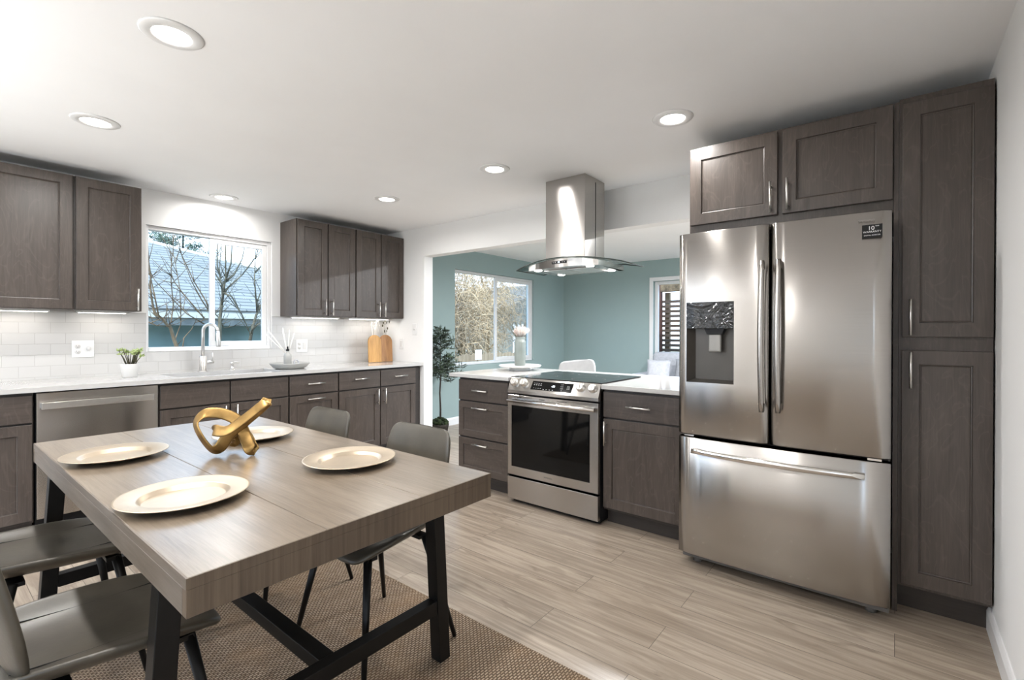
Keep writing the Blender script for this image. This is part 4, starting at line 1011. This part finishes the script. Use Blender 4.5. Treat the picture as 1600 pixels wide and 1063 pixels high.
TB = [[(2.20,6.2,-.62),(2.21,6.2,.5),(2.22,6.20,1.09),(2.23,6.20,1.23),(2.23,6.20,1.39),(2.25,6.20,1.57),(2.28,6.20,1.83),(2.29,6.20,1.85),(2.29,6.20,2.02),(2.29,6.20,2.6)],
  [(2.25,6.2,1.55),(2.24,6.15,1.60),(2.23,6.15,1.79),(2.21,6.15,1.87),(2.21,6.15,2.01),(2.25,6.15,2.56)], [(2.23,6.17,1.87),(2.25,6.25,1.89),(2.22,6.25,2.02),(2.22,6.25,2.5)], [(2.27,6.22,1.78),(2.23,6.35,1.94),(2.19,6.35,2.1)],
  [(2.28,6.18,1.84),(2.31,6.10,2.04),(2.33,6.10,2.5)], [(2.29,6.20,1.83),(2.38,6.20,1.92),(2.47,6.20,2.12),(2.52,6.20,2.4)],
  [(2.27,6.21,1.70),(2.36,6.30,1.78),(2.51,6.30,1.94),(2.67,6.30,2.18),(2.73,6.30,2.4)], [(2.26,6.19,1.70),(2.30,6.05,1.65),(2.41,6.05,1.44),(2.48,6.05,1.27),(2.54,6.15,1.20)],
  [(2.26,6.2,1.70),(2.27,6.15,1.70),(2.41,6.15,1.50)], [(2.23,6.21,1.33),(2.26,6.25,1.35),(2.29,6.25,1.29),(2.52,6.25,1.34)], [(2.24,6.2,1.37),(2.29,6.35,1.39),(2.23,6.35,1.46),(2.15,6.35,1.49)]]
TC_ = [[(2.52,6.2,-.62),(2.53,6.2,.5),(2.55,6.20,1.08),(2.58,6.20,1.26),(2.63,6.20,1.45),(2.66,6.20,1.51),(2.69,6.20,1.59),(2.80,6.20,1.75),(2.95,6.2,2.1)],
  [(2.64,6.2,1.48),(2.61,6.15,1.60),(2.59,6.15,1.86),(2.59,6.15,1.93),(2.60,6.15,2.15),(2.62,6.15,2.5)], [(2.65,6.2,1.52),(2.66,6.25,1.61),(2.72,6.25,1.79),(2.77,6.25,2.1)],
  [(2.58,6.2,1.24),(2.65,6.35,1.26),(2.72,6.35,1.35),(2.85,6.35,1.47)], [(2.57,6.2,1.22),(2.56,6.10,1.30),(2.67,6.10,1.37),(2.8,6.1,1.42)], [(2.6,6.15,1.97),(2.69,6.20,2.06),(2.76,6.20,2.10),(2.9,6.2,2.2)]]
def bare_tree(label, branches, r0, mat):
    base = branches[0][0]; t = thing('bare_tree', label, 'tree', base, 0, 'bare trees outside the sink window'); rnd = random.Random(len(branches))
    trunk = MB(); tw = MB(); L = lambda p: Vector(p) - Vector(base)
    for i, b in enumerate(branches):
        n_ = len(b); 
        if i == 0: trunk.tube([L(p) for p in b], [r0 * (1 - .86 * (k / (n_ - 1)) ** .8) for k in range(n_)], 8)
        else:
            ra = r0 * rnd.uniform(.28, .42); tw.tube([L(p) for p in b], [ra * (1 - .7 * k / (n_ - 1)) for k in range(n_)], 6)
        for k in range(n_ - 1):
            if b[k][2] < 1.25: continue
            for _ in range(2):
                p = L(b[k]).lerp(L(b[k + 1]), rnd.random()); q = p + Vector((rnd.uniform(-.22, .22), rnd.uniform(-.15, .15), rnd.uniform(.05, .3))); tw.tube([p, p.lerp(q, .5) + Vector((0, 0, -.015)), q], [.004, .003, .0015], 4)
    trunk.build('trunk', mat, t); tw.build('branches', mat, t)
bare_tree('bare brown tree outside the left pane of the sink window', TA, .024, 'treebark')
bare_tree('bare upright tree outside the sink window just right of the faucet', TB, .034, 'treebarkdark')
bare_tree('bare tree outside the right edge of the sink window', TC_, .030, 'treebarkdark')
# evergreen behind the roof
t = thing('evergreen_tree', 'blue green evergreen rising behind the pale roof outside the sink window', 'tree', (6.3, 21, -.62)); rnd = random.Random(11)
MB().tube([(0, 0, 0), (0, 0, 4.4), (.05, 0, 6.2)], [.12, .05, .01], 8).build('trunk', 'bark', t)
m = MB()
for k in range(60):
    z_ = rnd.uniform(3.4, 6.3); a = rnd.uniform(0, 2 * PI); L = rnd.uniform(.5, 1.0) * (1.85 - .30 * (z_ - 3.4)); p1 = Vector((L * math.cos(a), L * math.sin(a) * .8, z_ + rnd.uniform(-.1, .3))); p0 = Vector((0, 0, z_ - .2))
    for j in range(90):
        q = p0.lerp(p1, rnd.uniform(.3, 1.05)) + Vector((rnd.gauss(0, .10), rnd.gauss(0, .1), rnd.gauss(0, .07))); d = Vector((rnd.uniform(-1, 1), rnd.uniform(-1, 1), rnd.uniform(-.2, 1))).normalized()
        s = d.orthogonal().normalized() * .016; m.quad([q - s, q + d * .16 - s * .3, q + d * .16 + s * .3, q + s])
m.build('foliage', 'needle', t, recalc=False)

# beyond the dining window
def twiggy(label, x, y, crown, n, seed, mat, r0=.06, limbs=9, rt=.010, droop=.3):
    """bare crown: trunk, some limbs and a great many fine twigs inside an ellipsoid (cx, cy, cz, rx, ry, rz)"""
    rnd = random.Random(seed); t = thing('bare_tree', label, 'tree', (x, y, -.62), 0, 'bare trees outside the dining window'); tr = MB(); tw = MB()
    cx, cy, cz, rx, ry, rz = crown
    def inside(q=1.0):
        while True:
            v = Vector((rnd.uniform(-1, 1), rnd.uniform(-1, 1), rnd.uniform(-1, 1)))
            if v.length < 1: return Vector((cx + v.x * rx * q, cy + v.y * ry * q, cz + v.z * rz * q))
    fork = Vector((cx * .4, cy * .4, max(.5, cz - rz * .75))); tr.tube([(0, 0, 0), fork * .5 + Vector((.05, 0, 0)), fork], [r0, r0 * .85, r0 * .7], 8)
    for k in range(limbs):
        e = inside(.9); mid = fork.lerp(e, .5) + Vector((rnd.gauss(0, .15), rnd.gauss(0, .15), .15)); tr.tube([fork, mid, e], [r0 * .5, r0 * .3, r0 * .1], 6)
    for k in range(n):
        p = inside(); d = Vector((rnd.gauss(0, 1), rnd.gauss(0, 1), rnd.gauss(.25, .8))).normalized(); L = rnd.uniform(.3, .9); q = p + d * L
        tw.tube([p, p.lerp(q, .5) + Vector((rnd.gauss(0, .05), 0, .06)), q - Vector((0, 0, L * droop))], [rt, rt * .8, rt * .4], 3, cap=False)
    tr.build('trunk', mat, t); tw.build('twigs', mat, t)
twiggy('tan bare shrub filling the left edge of the dining window', 11.3, 11.3, (0, 0, 2.5, 1.0, .9, 2.1), 1500, 21, 'twig')
twiggy('tan bare tree beside the middle bar of the dining window', 14.6, 13.2, (0, 0, 3.0, 1.35, 1.0, 2.5), 1700, 22, 'twig', .08)
twiggy('grey bare tree outside the right pane of the dining window', 18.6, 14.7, (0, 0, 3.0, 1.2, 1.0, 2.2), 550, 23, 'twiggrey', .13, 14, .012)
twiggy('tall grey bare tree behind the sage house outside the dining window', 23.0, 27.0, (0, 0, 5.0, 4.0, 1.5, 3.6), 900, 24, 'twiggrey', .2, 16, .018)
t = thing('garden_fence', 'weathered wooden garden fence outside the dining window', 'fence', (14, 9.6, -.62))
m = MB()
for k in range(78): 
    x_ = -6 + k * .155; m.box(x_, x_ + .14, 0, .02, .02, 1.20 + .02 * ((k * 7) % 3))
m.build('fence_boards', 'fence', t)
m = MB(); m.box(-6, 6.1, .02, .06, .25, .33); m.box(-6, 6.1, .02, .06, .75, .83); m.build('rails', 'fence', t)
t = thing('yard_sign', 'white square sign on a thin post outside the dining window', 'sign', (9.86, 9.30, -.62))
MB().box(-.02, .02, -.02, .02, .001, 1.15).build('post', 'fence', t); MB().box(-.13, .13, -.035, -.021, 1.08, 1.36).build('board', 'vinyl', t)
t = thing('neighbor_house', 'sage green gabled house outside the right pane of the dining window', 'house', (20.4, 16.9, -.62))
m = MB(); m.prism([(0, .001), (6.4, .001), (6.4, 3.2), (3.2, 4.55), (0, 3.2)], 'y', 0, 6); m.build('wall', 'sage', t)
m = MB(); m.prism([(-.4, 3.06), (3.2, 4.58), (6.8, 3.06), (6.8, 3.2), (3.2, 4.74), (-.4, 3.2)], 'y', -.4, 6.3); m.build('roof', 'greyroof', t)
m = MB(); m.box(.35, 1.25, -.03, -.001, .2, 2.3); m.build('door', 'vinyl', t)
m = MB(); m.box(2.4, 3.6, -.04, -.001, 1.2, 2.3); m.build('window', 'vinyl', t)
# slatted screen outside the far window
t = thing('slatted_screen', 'red brown wooden screen with level slats outside the far window', 'screen', (8.3, 2.4, -.62))
MB().box(-.05, .05, .92, 1.06, .001, 2.95).build('post', 'redwood', t)
MB().box(-.06, .06, -2.5, .919, 2.59, 2.95).build('beam', 'treebark', t)
MB().box(.10, .16, .81, .90, .001, 2.58).build('stile', 'fence', t)
for k in range(21):
    z_ = .67 + .086 * k; MB().box(-.012, .012, -2.5, .91, z_, z_ + .046).build('slat', 'slat', t)
MB().box(.02, .12, -1.6, -1.5, .001, 2.58).build('post', 'redwood', t)
